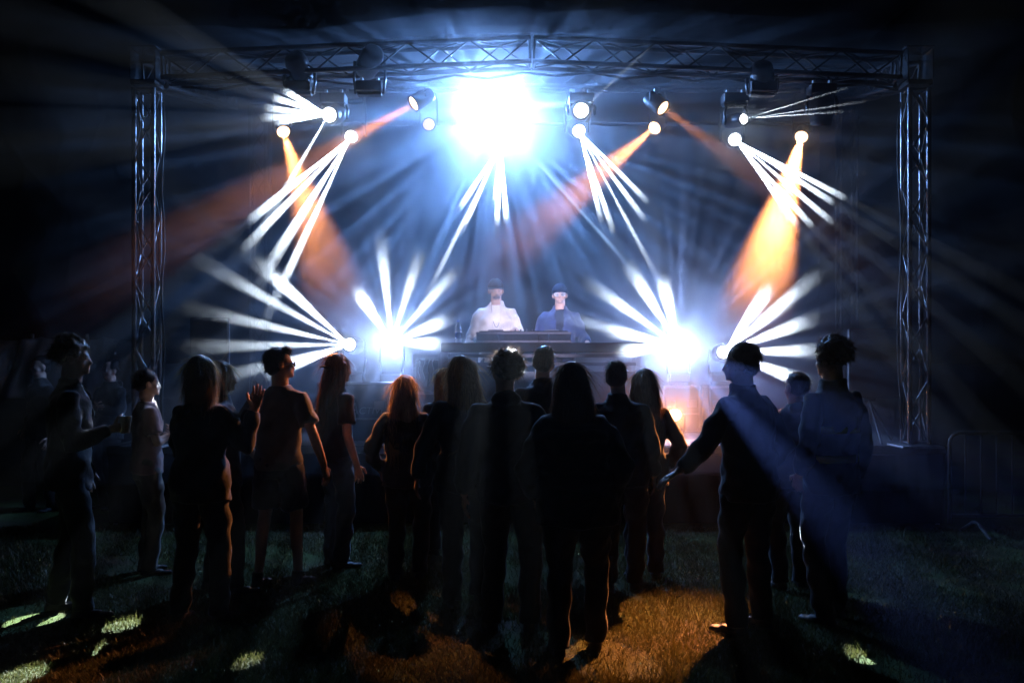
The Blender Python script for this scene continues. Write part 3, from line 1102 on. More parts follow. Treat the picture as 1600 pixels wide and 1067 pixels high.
ARM = {   # elbow and wrist relative to the shoulder (x outwards), hand direction, palm normal, finger curl
    'down': ((.07, -.03, -.28), (.09, .05, -.53), (.0, .25, -1), (-1, .1, 0), .5),
    'down_wide': ((.13, -.03, -.26), (.17, .06, -.50), (.1, .25, -1), (-1, .1, 0), .6),
    'pocket': ((.13, -.08, -.26), (.06, .06, -.46), (-.2, .4, -1), (-1, .2, 0), .9),
    'fold': ((.06, .06, -.26), (-.14, .20, -.20), (-1, .15, .05), (0, -1, 0), .5),
    'hold': ((.07, .02, -.28), (.02, .25, -.20), (-.2, 1, .15), (-1, 0, .1), 1.3),
    'raise': ((.10, .08, -.24), (.13, .20, .02), (.1, .1, 1), (-.3, 1, 0), .35),
    'reach': ((.16, .05, -.24), (.29, .15, -.39), (.8, .5, -.5), (0, 0, -1), .5),
    'mouth': ((.10, .10, -.22), (.0, .22, .0), (-.6, .4, .6), (-.5, -.6, 0), 1.1),
    'table': ((.09, .04, -.26), (.03, .28, -.20), (-.1, 1, -.35), (0, -.2, -1), .45),
    'table_low': ((.10, -.02, -.26), (.14, .18, -.31), (.0, .9, -.6), (0, -.2, -1), .5),
}


def person(u, Y, h, rz, label, top=('jacket', 'black'), bottom=('trousers', 'black'), hair=('short', 'dark'), arms=('down', 'down'), head_yaw=0.0, head_pitch=0.0,
           woman=False, wide=1.0, skin='fair', shoe='shoe', stance=.10, z0=0.0, step=0.03, group='people in the crowd', voxel=0.0115, lean=None, inner=None, seed=None, u_is_x=False, hat=None, cuff=1.0):
    k = h / 1.75
    x = u if u_is_x else (u - 800) / FPX * Y
    root = empty('person', (x, Y, z0), rz)
    tag(root, label, 'person', group)
    sd = seed if seed is not None else (u * 0.37 + Y)
    rr = random.Random(int(sd * 100))
    W = wide
    shx = (.150 if woman else .170) * (0.55 + 0.45 * W)
    ly = lean if lean is not None else rr.uniform(-.05, .07)
    sway = rr.uniform(-.07, .07) if z0 == 0 else 0
    roll = rr.uniform(-.13, .13) if z0 == 0 else .03
    bend = [rr.uniform(0, .05), rr.uniform(0, .05)]
    step = step + rr.uniform(-.05, .06)

    def T(p):
        """lean the upper body"""
        p = Vector(p)
        f = max(0.0, p.z - .95)
        return Vector((p.x + sway * f, p.y + ly * f, p.z)) * k

    hipw = .165 if woman else .158
    waist = .125 if woman else .142
    chest = .15 if woman else .168
    nk = .052 if woman else .060
    body, fing = MB(), MB()
    tr = [(.84, .10, .09), (.90, hipw, .112), (.97, hipw * .98, .11), (1.06, waist, .098), (1.17, (waist + chest) / 2, .103), (1.29, chest, .112), (1.36, chest * .93, .095), (1.405, .125, .075), (1.45, .072, .06), (1.50, nk, nk + .002), (1.54, nk - .002, nk + .002), (1.60, nk - .002, nk)]
    body.rings([(*(T((0, .0 if z < 1.45 else (z - 1.45) * .12, z)).xy), z * k, rx * k * (W if z < 1.4 else 1), ry * k * (W if z < 1.4 else 1)) for z, rx, ry in tr], 22)
    sleeves = {'tshirt': .62, 'tank': 0.0}.get(top[0], 1.6)
    topm = MB()
    elbows = []
    arm_skin = SK[skin]
    for i, side in enumerate((-1, 1)):
        e, w_, fd, pn, cu = ARM[arms[i]] if isinstance(arms[i], str) else arms[i]
        S = T((side * shx, -.005, 1.385))
        E = S + Vector((e[0] * side, e[1], e[2])) * k
        Wr = S + Vector((w_[0] * side, w_[1], w_[2])) * k
        body.tube([S - Vector((side * .07 * k, 0, 0)), S, S.lerp(E, .3), S.lerp(E, .75), E, E.lerp(Wr, .3), E.lerp(Wr, .8), Wr], [r * k for r in (.038, .042, .044, .039, .037, .038, .030, .026)], 12)
        hand(body, fing, Wr, Vector((fd[0] * side, fd[1], fd[2])), Vector((pn[0] * side, pn[1], pn[2])), side, cu, k)
        # sleeve
        f = .030 if top[0] in ('puffer', 'hoodie') else (.022 if top[0] in ('jacket', 'shirt') else .016)
        if sleeves > 1:
            S2 = S - Vector((0, 0, .012 * k))
            topm.tube([S2 - Vector((side * .09 * k, 0, -.012 * k)), S2, S.lerp(E, .22), S.lerp(E, .5), S.lerp(E, .8), E, E.lerp(Wr, .3 * cuff), E.lerp(Wr, .75 * cuff), E.lerp(Wr, .93 * cuff)], [r * k for r in (.058, .060 + f * .3, .056 + f * .5, .048 + f * .8, .043 + f, .044 + f, .042 + f, .036 + f * .8, .028 + f * .7)], 14)
        elif sleeves > 0:
            S2 = S - Vector((0, 0, .006 * k))
            topm.tube([S2 - Vector((side * .08 * k, 0, -.01 * k)), S2, S.lerp(E, .4), S.lerp(E, .72)], [(r + f) * k for r in (.046, .052, .055, .06)], 14)
        elbows.append((S, E, Wr))
    feet = []
    for side in (-1, 1):
        Hp = Vector((side * .085 * W, 0, .92)) * k
        An = Vector((side * stance * 1.0, side * step, .085)) * k
        Kn = (Hp + An) / 2 + Vector((side * .005 - sway * .25, .03 + bend[(side + 1) // 2], .02)) * k
        body.tube([Hp + Vector((0, 0, .04 * k)), Hp - Vector((0, 0, .06 * k)), Hp.lerp(Kn, .55), Kn, Kn.lerp(An, .3) - Vector((0, .012 * k, 0)), Kn.lerp(An, .75), An, An - Vector((0, 0, .05 * k))], [r * k for r in (.07, .080 * W, .066 * W, .049, .049, .037, .033, .034)], 12)
        feet.append((Hp, Kn, An))
    # head
    neck = T((0, .012, 1.535))
    Hm = Matrix.Translation(neck) @ Matrix.Rotation(roll, 4, 'Y') @ Matrix.Rotation(head_yaw, 4, 'Z') @ Matrix.Rotation(head_pitch, 4, 'X') @ Matrix.Scale(k * 1.03, 4)
    hd = MB()
    hd.ball((0, -.010, .122), (.074, .094, .086), 20, 14)
    hd.ball((0, .028, .078), (.061, .064, .086), 18, 12)
    hd.ball((0, .040, .026), (.047, .050, .036), 14, 10)
    hd.ball((0, .082, .004), (.018, .014, .014), 10, 8)
    hd.tube([(0, .084, .10), (0, .097, .075), (0, .106, .058), (0, .088, .05)], [.008, .010, .0135, .010], 8)
    hd.ball((0, .080, .103), (.046, .014, .010), 12, 8)
    hd.ball((0, .088, .030), (.022, .010, .0085), 10, 8)
    hd.tube([(0, -.02, -.03), (0, -.01, .05)], [.052, .055], 14)
    for s_ in (-1, 1):
        hd.ball((s_ * .077, -.008, .078), (.010, .020, .031), 10, 8)
        hd.ball((s_ * .043, .052, .055), (.022, .025, .022), 10, 8)
    for v in hd.v:
        pass
    body.add([Hm @ Vector(v) for v in hd.v], hd.f)
    bme = organic(body, voxel, 2)
    append_mesh(bme, fing)
    bo = mesh_obj(bme, 'body', SK[skin], root)
    eye = MB().ball((0, 0, 0), .0115, 12, 8)
    iris = MB().ball((0, .0062, 0), (.0072, .006, .0072), 10, 6)
    for s_ in (-1, 1):
        c = Hm @ Vector((s_ * .030, .0735, .086))
        e_ = MB().add([c + (Hm.to_3x3() @ Vector(v)) for v in eye.v], eye.f).build('eye', M['eye_white'], root, smooth=True)
        MB().add([c + (Hm.to_3x3() @ Vector(v)) for v in iris.v], iris.f).build('iris', M['eye_iris'], e_, smooth=True)
    # top
    kind, colr = top
    f = {'tshirt': .018, 'tank': .012, 'jacket': .028, 'puffer': .048, 'hoodie': .034, 'shirt': .032}[kind]
    hem = {'tshirt': .86, 'tank': .86, 'jacket': .80, 'puffer': .78, 'hoodie': .82, 'shirt': .78}[kind]
    rows = [(hem, hipw + f * 1.1, .115 + f), (.92, hipw + f, .115 + f), (1.0, hipw * .95 + f, .108 + f), (1.08, waist + f * 1.2, .10 + f), (1.18, (waist + chest) / 2 + f, .105 + f), (1.29, chest + f * .9, .117 + f * .8), (1.37, chest * .96 + f * .6, .102 + f * .7), (1.415, .142 + f * .3, .086 + f * .4), (1.45, .098 + f * .25, .075 + f * .35), (1.475, .075 + f * .2, .070 + f * .25)]
    if kind in ('jacket', 'hoodie', 'puffer', 'shirt'):
        rows.append((1.505, .071 + f * .2, .071 + f * .22))
    topm.rings([(*(T((0, .0, z)).xy), z * k, rx * k * (W if z < 1.4 else 1), ry * k * (W if z < 1.4 else 1)) for z, rx, ry in rows], 26)
    if kind == 'hoodie':
        topm.ball(T((0, -.085, 1.465)), (.10 * k, .05 * k, .055 * k), 14, 10)
    if kind == 'puffer':
        for z in (.86, .95, 1.04, 1.13, 1.22, 1.31):
            topm.rings([(*(T((0, 0, z)).xy), (z - .04) * k, (chest + f - .005) * k * W, (.11 + f) * k * W), (*(T((0, 0, z)).xy), z * k, (chest + f + .012) * k * W, (.115 + f + .012) * k * W), (*(T((0, 0, z)).xy), (z + .04) * k, (chest + f - .005) * k * W, (.11 + f) * k * W)], 24)
    to = mesh_obj(organic(topm, 0.0125, 3, .0075 if kind != 'tshirt' else .005, seed=sd), {'tshirt': 't_shirt', 'tank': 'tank_top', 'puffer': 'padded_jacket'}.get(kind, kind), CL[colr], root)
    if inner:
        bm = bmesh.new()
        bm.from_mesh(to.data)
        cut = [fc for fc in bm.faces if fc.normal.y > .1 and fc.calc_center_median().y > 0 and abs(fc.calc_center_median().x - sway * max(0, fc.calc_center_median().z / k - .95) * k - .004) < (.036 + .05 * max(0, fc.calc_center_median().z / k - 1.15)) * k]
        bmesh.ops.delete(bm, geom=cut, context='FACES')
        bm.to_mesh(to.data)
        bm.free()
        to.modifiers.new('thick', 'SOLIDIFY').thickness = .006
        im = MB()
        im.rings([(*(T((0, .0, z)).xy), z * k, rx * k * (W if z < 1.4 else 1), ry * k * (W if z < 1.4 else 1)) for z, rx, ry in ((.86, hipw + .012, .122), (1.0, hipw * .95 + .012, .116), (1.08, waist + .014, .112), (1.18, (waist + chest) / 2 + .012, .116), (1.29, chest + .01, .126), (1.37, chest * .93, .108), (1.415, .13, .086), (1.445, .085, .072), (1.462, .074, .068))], 24)
        mesh_obj(organic(im, .012, 3, .003, seed=sd), 'inner_shirt', CL[inner], root)
    # bottom
    bk, bc = bottom
    bm_ = MB()
    if bk in ('trousers', 'shorts'):
        bm_.rings([(0, 0, .80 * k, .13 * k * W, .11 * k * W), (0, 0, .88 * k, (hipw + .014) * k * W, .124 * k * W), (0, 0, .99 * k, hipw * k * W, .115 * k * W), (0, 0, 1.03 * k, (waist + .01) * k * W, .105 * k * W)], 22)
        for Hp, Kn, An in feet:
            top_ = Hp - Vector((0, 0, .02 * k))
            if bk == 'trousers':
                bm_.tube([top_, Hp.lerp(Kn, .5), Kn, Kn.lerp(An, .5), An - Vector((0, 0, .035 * k))], [r * k for r in (.097 * W, .09 * W, .077, .072, .066)], 14)
            else:
                bm_.tube([top_, Hp.lerp(Kn, .5), Hp.lerp(Kn, .88)], [r * k for r in (.095 * W, .098 * W, .10)], 14)
    else:
        lo = .45 if bk == 'skirt' else .35
        bm_.rings([(0, 0, lo * k, .21 * k * W, .17 * k * W), (0, 0, .7 * k, .19 * k * W, .15 * k * W), (0, 0, .92 * k, (hipw + .02) * k * W, .13 * k * W), (0, 0, 1.03 * k, (waist + .012) * k * W, .105 * k * W)], 24)
    mesh_obj(organic(bm_, 0.0125, 3, .0065, seed=sd + 2), bk, CL[bc], root)
    # shoes
    for (Hp, Kn, An), s_ in zip(feet, (-1, 1)):
        sm = MB()
        a = An - Vector((0, 0, .085 * k))
        yaw = Matrix.Rotation(-s_ * .15, 4, 'Z')
        for y0, rx, ry, z1 in ((-.02, .038, .05, .07), (.06, .042, .06, .05), (.13, .042, .06, .036)):
            c = a + (yaw @ Vector((0, y0, 0))) * k
            sm.rings([(c.x, c.y, .004, rx * k, ry * k), (c.x, c.y, .02 * k, (rx + .003) * k, (ry + .003) * k), (c.x, c.y, z1 * k, rx * .8 * k, ry * .8 * k)], 14)
        sm.tube([a + Vector((0, -.015 * k, .05 * k)), a + Vector((0, -.01 * k, .11 * k))], [.042 * k, .041 * k], 12)
        mesh_obj(organic(sm, .010, 2), 'shoe', M[shoe], root)
    # hair
    make_hair(root, Hm, hair, k, rr, hat)
    return root, Hm, elbows


def ribbons(paths, width):
    """thin tapering hair ribbons"""
    vs, fs = [], []
    for pts, wv in paths:
        n = len(pts)
        b = len(vs)
        for i, p in enumerate(pts):
            w_ = width * (1 - .75 * i / (n - 1))
            vs.append(p + wv * w_)
            vs.append(p - wv * w_)
        for i in range(n - 1):
            fs.append((b + 2 * i, b + 2 * i + 1, b + 2 * i + 3, b + 2 * i + 2))
    return vs, fs


def make_hair(root, Hm, hair, k, rr, hat):
    kind, colr = hair
    m = MB()
    nstr, ln, lift, wild = 1700, .036, .5, .6
    L = 0
    if kind in ('short', 'cap', 'bun', 'quiff'):
        if hat is None:
            m.ball((0, -.022, .132), (.082, .096, .087), 18, 12)
            m.ball((0, -.045, .085), (.078, .068, .07), 16, 10)
            m.ball((0, -.028, .112), (.0825, .082, .066), 16, 10)
            if kind == 'quiff':
                m.ball((0, .055, .19), (.06, .045, .032), 14, 9)
        else:
            m.ball((0, -.045, .085), (.079, .068, .068), 16, 10)
            nstr = 260
        if kind == 'bun':
            m.ball((0, -.075, .215), (.042, .042, .038), 12, 9)
            m.ball((0, -.05, .19), (.03, .03, .03), 10, 8)
    elif kind == 'curly':
        m.ball((0, -.02, .135), (.090, .102, .094), 18, 12)
        for _ in range(130):
            a = rr.uniform(0, 2 * PI)
            t = rr.uniform(-.5, 1)
            r_ = math.sqrt(max(0, 1 - t * t))
            p = Vector((.093 * r_ * math.cos(a), -.026 + .104 * r_ * math.sin(a), .136 + .096 * t))
            if p.y > .05 and p.z < .16:
                continue
            m.ball(p, rr.uniform(.010, .02), 8, 6)
        nstr, ln, lift, wild = 1700, .045, .8, 1.3
    elif kind in ('long', 'long_wavy', 'bob'):
        L = {'long': .42, 'long_wavy': .36, 'bob': .14}[kind]
        m.ball((0, -.016, .132), (.085, .098, .09), 18, 12)
        rows = []
        for i in range(9):
            t = i / 8
            z = .15 - t * (L + .15)
            wx = .078 + .035 * math.sin(PI * min(1, t * 1.1)) + (.02 * t if kind != 'bob' else 0)
            rows.append((0.01 * math.sin(5 * t), -.045 - .05 * t * (1 if L > .2 else .3), z, wx * (1 - .25 * max(0, t - .8) * 5 * .6), .055 + .012 * math.sin(4 * t)))
        rows.reverse()
        m.rings(rows, 22)
        nstr, ln, lift, wild = 2600, .17, .05, .13
        for s_ in (-1, 1):      # locks beside the face
            m.tube([(s_ * .075, .02, .15), (s_ * .088, .005, .06), (s_ * .095, -.01, -.04), (s_ * .10, -.01, -.04 - L * .35)], [.02, .026, .028, .012], 10)
    if not m.v:
        return
    me = organic(m, .0105, 2, .0035 if kind != 'curly' else .002, wf=(70, 60, 10), seed=rr.uniform(0, 9))
    pts = [(v.co.copy(), v.normal.copy()) for v in me.vertices]
    paths = []
    for _ in range(nstr):
        p, n = rr.choice(pts)
        if kind not in ('long', 'long_wavy', 'bob') and p.z < .05:
            continue
        rv = Vector((rr.uniform(-1, 1), rr.uniform(-1, 1), rr.uniform(-1, 1)))
        down = Vector((0, -.25, -1)) if kind in ('long', 'long_wavy', 'bob') else Vector((0, -.8, -.4))
        d = down - n * down.dot(n)
        if d.length < .2:
            d = d + rv * .3
        d = (d.normalized() + n * lift * rr.uniform(.2, 1) + rv * wild * .6).normalized()
        l_ = ln * rr.uniform(.4, 1.2)
        q = p - n * .004
        path = [q]
        for i in range(4):
            q = q + d * (l_ / 4)
            d = (d + down * .12 + rv * .08).normalized()
            path.append(q)
        wv = d.cross(rv)
        if wv.length < .05:
            continue
        paths.append((path, wv.normalized()))
    for _ in range(300 if not L else 220):        # fly-away strands that catch the light
        p, n = rr.choice(pts)
        if p.z < (-.25 if L else .07):
            continue
        rv = Vector((rr.uniform(-1, 1), rr.uniform(-1, 1), rr.uniform(-1, 1)))
        d = (n * (.5 if L else 1) + rv * .6 + Vector((0, -.1, -1.2 if L else -.1))).normalized()
        l_ = rr.uniform(.02, .075 if L else .045)
        q = p - n * .003
        path = [q]
        for i in range(4):
            q = q + d * (l_ / 4)
            d = (d + Vector((0, 0, -.35)) + rv * .15).normalized()
            path.append(q)
        wv = d.cross(rv)
        if wv.length > .05:
            paths.append((path, wv.normalized()))
    vs, fs = ribbons(paths, .0014)
    ho = mesh_obj(me, 'hair', HR[colr], root, Hm)
    so = MB().add([Hm @ Vector(v) for v in vs], fs).build('loose_strands', HS[colr], root, smooth=True)
    so['kind'] = 'stuff'


def cap(root, Hm, material, back=False, brim=True):
    s_ = -1 if back else 1
    m = MB()
    vs, fs = [], []
    n = 24
    for j in range(7):
        th = PI / 2 * j / 6
        for i in range(n):
            a = 2 * PI * i / n
            vs.append((.084 * math.cos(th) * math.cos(a), -.012 + .101 * math.cos(th) * math.sin(a), .118 + .102 * math.sin(th)))
    for j in range(6):
        for i in range(n):
            i2 = (i + 1) % n
            fs.append((j * n + i, j * n + i2, (j + 1) * n + i2, (j + 1) * n + i))
    m.add([Hm @ Vector(v) for v in vs], fs)
    c = m.build('cap', material, root, smooth=True)
    c.modifiers.new('t', 'SOLIDIFY').thickness = .006
    b = MB()
    vs, fs = [], []
    for j in range(4):
        for i in range(11):
            a = PI * (i / 10)
            r = j / 3
            x = .078 * math.cos(a) * (1 - .02 * r)
            y = s_ * (.068 * math.sin(a) + .075 * r * math.sin(a) ** .7) - .012
            vs.append((x, y, .125 - .012 * r - .012 * math.cos(a) ** 2))
    for j in range(3):
        for i in range(10):
            fs.append((j * 11 + i, j * 11 + i + 1, (j + 1) * 11 + i + 1, (j + 1) * 11 + i))
    bo = b.add([Hm @ Vector(v) for v in vs], fs).build('brim', material, c, smooth=True)
    bo.modifiers.new('t', 'SOLIDIFY').thickness = .006
    MB().ball(Hm @ Vector((0, -.012, .222)), .008 * Hm.to_scale().x, 8, 6).build('button', material, c)
    return c


def glasses(root, Hm, dark=True):
    m = MB()
    for s_ in (-1, 1):
        m.tube([(s_ * .033 + .024 * math.cos(t), .101 + .004 * math.cos(t) * 0, .086 + .019 * math.sin(t)) for t in [2 * PI * i / 12 for i in range(13)]], .003, 6)
        m.tube([(s_ * .057, .099, .09), (s_ * .078, .04, .09), (s_ * .082, -.02, .082)], .003, 6)
    m.tube([(-.01, .102, .09), (.01, .102, .09)], .003, 6)
    g_ = MB().add([Hm @ Vector(v) for v in m.v], m.f).build('glasses', M['black_plastic'] if dark else M['silver_case'], root)
    for s_ in (-1, 1):
        l_ = MB().tube([(s_ * .033, .100, .086), (s_ * .033, .102, .086)], .022, 14)
        MB().add([Hm @ Vector(v) for v in l_.v], l_.f).build('lens', M['lens_off'] if dark else M['clear_plastic'], g_)


FOLD = ('fold', 'fold')
R90 = PI / 2
# --- the two performers
r_, Hm_, el_ = person(775, 11.4, 1.80, PI + .05, 'man in an open cream shirt and dark cap standing behind the mixing table', ('shirt', 'cream'), ('trousers', 'black'), ('cap', 'brown'), ('table', 'table_low'), .05, -.12, z0=DECK, group='performers on the stage', voxel=.0085, inner='white', skin='tan', hat=True, cuff=.35)
M['cap_dark'] = mat('cap_dark', (0.018, 0.018, 0.014), 0.9, 0, 0.2, 20, 0.2, 120, 0.1)
M['cap_navy'] = mat('cap_navy', (0.010, 0.014, 0.035), 0.9, 0, 0.2, 20, 0.2, 120, 0.1)
cap(r_, Hm_, M['cap_dark'])
bm = MB().ball((0, .078, .018), (.04, .022, .022), 12, 8)
bm.ball((0, .094, .042), (.022, .008, .006), 10, 6)
MB().add([Hm_ @ Vector(v) for v in bm.v], bm.f).build('beard', HR['brown'], r_, smooth=True)
MB().tube([Vector((.052 * math.cos(t), .062 + .07 * math.sin(t) ** .6 if math.sin(t) > 0 else .062, 1.475 - .26 * max(0, math.sin(t)))) * (1.80 / 1.75) for t in [PI * i / 14 for i in range(15)]], .003, 6).build('necklace', M['black_plastic'], r_)
r_, Hm_, el_ = person(875, 11.45, 1.75, PI - .05, 'man in a navy jacket and cap standing right behind the mixing table', ('jacket', 'blue'), ('trousers', 'black'), ('cap', 'dark'), ('table_low', 'table_low'), 0, .0, z0=DECK, group='performers on the stage', voxel=.0085, inner='navy', hat=True)
cap(r_, Hm_, M['cap_navy'])
glasses(r_, Hm_, False)

# --- the crowd, left to right
r1, H1, e1 = person(108, 6.62, 1.83, -R90 + .35, 'tall man at the far left holding a white cup, pale shirt under a dark jacket', ('jacket', 'black'), ('trousers', 'black'), ('curly', 'light_brown'), (ARM['down_wide'], ARM['hold']), -.1, 0, inner='white', wide=1.02, stance=.13)
r3, H3, e3 = person(230, 7.92, 1.62, -R90 + .5, 'dark haired woman in a pale pink top with folded arms near the left tower', ('tshirt', 'pink'), ('trousers', 'beige'), ('short', 'dark'), FOLD, 0, 0, woman=True, wide=1.02)
person(312, 6.45, 1.71, -.25, 'fair haired woman in a black coat raising her right hand', ('jacket', 'black'), ('trousers', 'black'), ('bob', 'blond'), ('fold', 'raise'), -.35, 0, woman=True, wide=1.1, stance=.13)
r4, H4, e4 = person(348, 7.3, 1.68, -R90 + .3, 'blond woman in profile drinking through a straw behind the fair haired woman', ('jacket', 'charcoal'), ('trousers', 'black'), ('bob', 'blond'), ('down', 'mouth'), 0, 0, woman=True)
r5, H5, e5 = person(435, 7.47, 1.78, -.35, 'man in a grey t-shirt, shorts and sunglasses with his back turned', ('tshirt', 'grey'), ('shorts', 'denim'), ('quiff', 'dark'), ('pocket', 'down_wide'), -.75, 0, wide=1.08, stance=.12)
glasses(r5, H5)
r6, H6, e6 = person(525, 8.17, 1.74, -.9, 'person with a cap and long wavy hair beside the man in the grey t-shirt', ('tshirt', 'charcoal'), ('trousers', 'denim'), ('long_wavy', 'brown'), ('down', 'down'), -.1, 0, hat=True)
cap(r6, H6, CL['charcoal'], back=True)
person(637, 7.69, 1.57, .0, 'small woman with straight fair hair in a black jacket left of the crowd middle', ('jacket', 'black'), ('trousers', 'black'), ('long', 'blond'), ('pocket', 'pocket'), 0, 0, woman=True, wide=1.14)
person(694, 8.7, 1.62, .5, 'fair haired woman half hidden behind the tall woman with long blond hair', ('jacket', 'charcoal'), ('trousers', 'black'), ('long', 'blond'), ('down', 'down'), .4, 0, woman=True)
person(728, 6.9, 1.715, .12, 'tall woman with long blond hair left of the man with dark curls', ('jacket', 'black'), ('trousers', 'black'), ('long', 'blond'), ('down_wide', 'fold'), -.25, 0, woman=True, wide=1.14)
person(798, 6.22, 1.73, 0.0, 'broad man with a dark mop of curls in the middle of the crowd', ('hoodie', 'black'), ('trousers', 'black'), ('curly', 'dark'), ('down', 'pocket'), .1, 0, wide=1.12, stance=.12)
person(846, 8.0, 1.80, -.2, 'tall brown haired man in the front row before the mixing table', ('jacket', 'charcoal'), ('trousers', 'black'), ('short', 'brown'), ('down', 'down'), -.1, 0)
person(902, 5.75, 1.67, .05, 'woman in a bulky black padded jacket nearest to the camera', ('puffer', 'black'), ('trousers', 'black'), ('long_wavy', 'brown'), ('pocket', 'pocket'), 0, 0, woman=True, wide=1.2, stance=.12)
person(972, 7.36, 1.68, -.1, 'short haired man in a dark jacket right of the padded jacket', ('jacket', 'black'), ('trousers', 'black'), ('short', 'brown'), ('down', 'down'), 0, 0, wide=1.14)
person(1008, 7.7, 1.62, .1, 'long haired woman in a dark top near the low orange lamp', ('shirt', 'charcoal'), ('trousers', 'charcoal'), ('long', 'light_brown'), ('down', 'pocket'), 0, 0, woman=True)
person(1172, 6.22, 1.79, .75, 'man in profile reaching his arm out to the left', ('jacket', 'black'), ('trousers', 'black'), ('short', 'dark'), ('reach', 'pocket'), .55, 0, wide=1.12, stance=.13)
person(1236, 7.4, 1.60, .15, 'short person half hidden between the two tall men at the right', ('hoodie', 'charcoal'), ('trousers', 'black'), ('short', 'dark'), ('down', 'down'), .3, 0)
r18, H18, e18 = person(1298, 6.45, 1.82, .55, 'curly haired man with yellow reflective bands on his dark jacket', ('jacket', 'black'), ('trousers', 'black'), ('curly', 'brown'), ('pocket', 'down'), .1, 0, wide=1.08, inner='white')
for z, rx in ((1.02, .176), (1.20, .182)):
    kk = 1.82 / 1.75
    vs, fs = [], []
    n = 40
    for i in range(n):
        a = 2 * PI * i / n
        for dz in (-.022, .022):
            vs.append((rx * 1.08 * math.cos(a) * kk, .139 * 1.08 * math.sin(a) * kk, (z + dz) * kk))
    for i in range(n):
        j = (i + 1) % n
        fs.append((2 * i, 2 * j, 2 * j + 1, 2 * i + 1))
    b_ = MB().add(vs, fs).build('reflective_band', CL['yellow'], r18, smooth=True)
    b_.modifiers.new('t', 'SOLIDIFY').thickness = .004
# two people at the tent wall
person(64, 11.2, 1.74, PI * .8, 'dark figure standing before the white tarpaulin at the far left edge', ('jacket', 'black'), ('trousers', 'black'), ('short', 'dark'), ('down', 'pocket'), 0, 0, group='people by the tent wall', voxel=.014)
person(171, 11.4, 1.70, 2.6, 'dark figure standing before the white tarpaulin close to the left tower', ('hoodie', 'black'), ('trousers', 'black'), ('short', 'dark'), ('fold', 'fold'), 0, 0, group='people by the tent wall', voxel=.014)


# --- things held
def in_world(root, p):
    return root.matrix_basis @ Vector(p)


bpy.context.view_layer.update()


def cup(loc, label, material, straw=False):
    t = empty('drink_cup', loc)
    tag(t, label, 'cup', 'drink cups')
    vs = MB()
    vs.lathe([(.030, 0), (.042, .11), (.044, .112), (.040, .108), (.029, .006)], 20)
    vs.build('cup', material, t, smooth=True)
    MB().lathe([(.0385, .085), (.001, .086)], 18).build('drink', mat('beer', (.35, .16, .03), .2), t)
    if straw:
        MB().tube([(.01, .0, .05), (.0, .0, .20), (-.035, 0, .235)], .004, 8).build('straw', CL['white'], t)
    return t


w1 = in_world(r1, e1[1][2] + Vector((-.02, .085, -.03)))
cup(w1, 'white cup in the hand of the tall man at the far left', mat('white_cup', (.8, .8, .8), .45))
w4 = in_world(r4, e4[1][2] + Vector((-.05, .055, -.02)))
cup(w4, 'pale cup with a white straw held by the blond woman', mat('pale_cup', (.45, .4, .7), .35), True)
# ------------------------------------------------------------------ grass
def grass_mat():
    m, nt, b = new_mat('grass_blade')
    oi = nt.nodes.new('ShaderNodeNewGeometry')
    r = nt.nodes.new('ShaderNodeValToRGB')
    r.color_ramp.elements[0].color = (0.045, 0.048, 0.012, 1)
    r.color_ramp.elements[1].color = (0.13, 0.11, 0.04, 1)
    e = r.color_ramp.elements.new(0.6)
    e.color = (0.07, 0.077, 0.018, 1)
    nt.links.new(oi.outputs['Random Per Island'], r.inputs['Fac'])
    nt.links.new(r.outputs['Color'], b.inputs['Base Color'])
    b.inputs['Roughness'].default_value = 0.55
    tr = nt.nodes.new('ShaderNodeBsdfTranslucent')
    nt.links.new(r.outputs['Color'], tr.inputs['Color'])
    mx = nt.nodes.new('ShaderNodeMixShader')
    mx.inputs[0].default_value = 0.3
    nt.links.new(b.outputs[0], mx.inputs[1])
    nt.links.new(tr.outputs[0], mx.inputs[2])
    nt.links.new(mx.outputs[0], nt.nodes['Material Output'].inputs['Surface'])
    return m


NB = 240000
y = 4.5 + (10.1 - 4.5) * rng.random(NB) ** 1.5
x = (rng.random(NB) * 2 - 1) * (0.56 * y + 0.5)
patch = np.sin(x * 2.1 + 1.3 * np.sin(y * 1.7)) * np.sin(y * 2.6 + x) * .5 + .5
bare = (np.sin(x * 1.3 + 2 * np.sin(y * 0.9)) * np.sin(y * 1.9 - x * 0.7) + 0.5 * np.sin(x * 4.1 + y * 3.3)) > 0.55
keep = ~(bare & (rng.random(NB) < 0.8))
x, y, patch = x[keep], y[keep], patch[keep]
NB = len(x)
hgt = (0.02 + 0.03 * rng.random(NB)) * (0.6 + 0.7 * patch) * np.where(rng.random(NB) < .03, 1.9, 1.0)
an = rng.random(NB) * 2 * np.pi
wd = 0.0022 + 0.0022 * rng.random(NB)
ln = hgt * (0.2 + 0.9 * rng.random(NB))
la = rng.random(NB) * 2 * np.pi
v = np.zeros((NB, 3, 3))
v[:, 0, 0] = x - np.cos(an) * wd
v[:, 0, 1] = y - np.sin(an) * wd
v[:, 1, 0] = x + np.cos(an) * wd
v[:, 1, 1] = y + np.sin(an) * wd
v[:, 2, 0] = x + np.cos(la) * ln
v[:, 2, 1] = y + np.sin(la) * ln
v[:, 2, 2] = hgt
v[:, :2, 2] = -0.002
me = bpy.data.meshes.new('grass')
me.vertices.add(NB * 3)
me.vertices.foreach_set('co', v.ravel())
me.loops.add(NB * 3)
me.loops.foreach_set('vertex_index', np.arange(NB * 3, dtype=np.int32))
me.polygons.add(NB)
me.polygons.foreach_set('loop_start', np.arange(0, NB * 3, 3, dtype=np.int32))
me.update(calc_edges=True)
me.materials.append(grass_mat())
tag(link(bpy.data.objects.new('grass', me)), 'short trodden lawn in front of the stage', 'grass', kind='stuff')
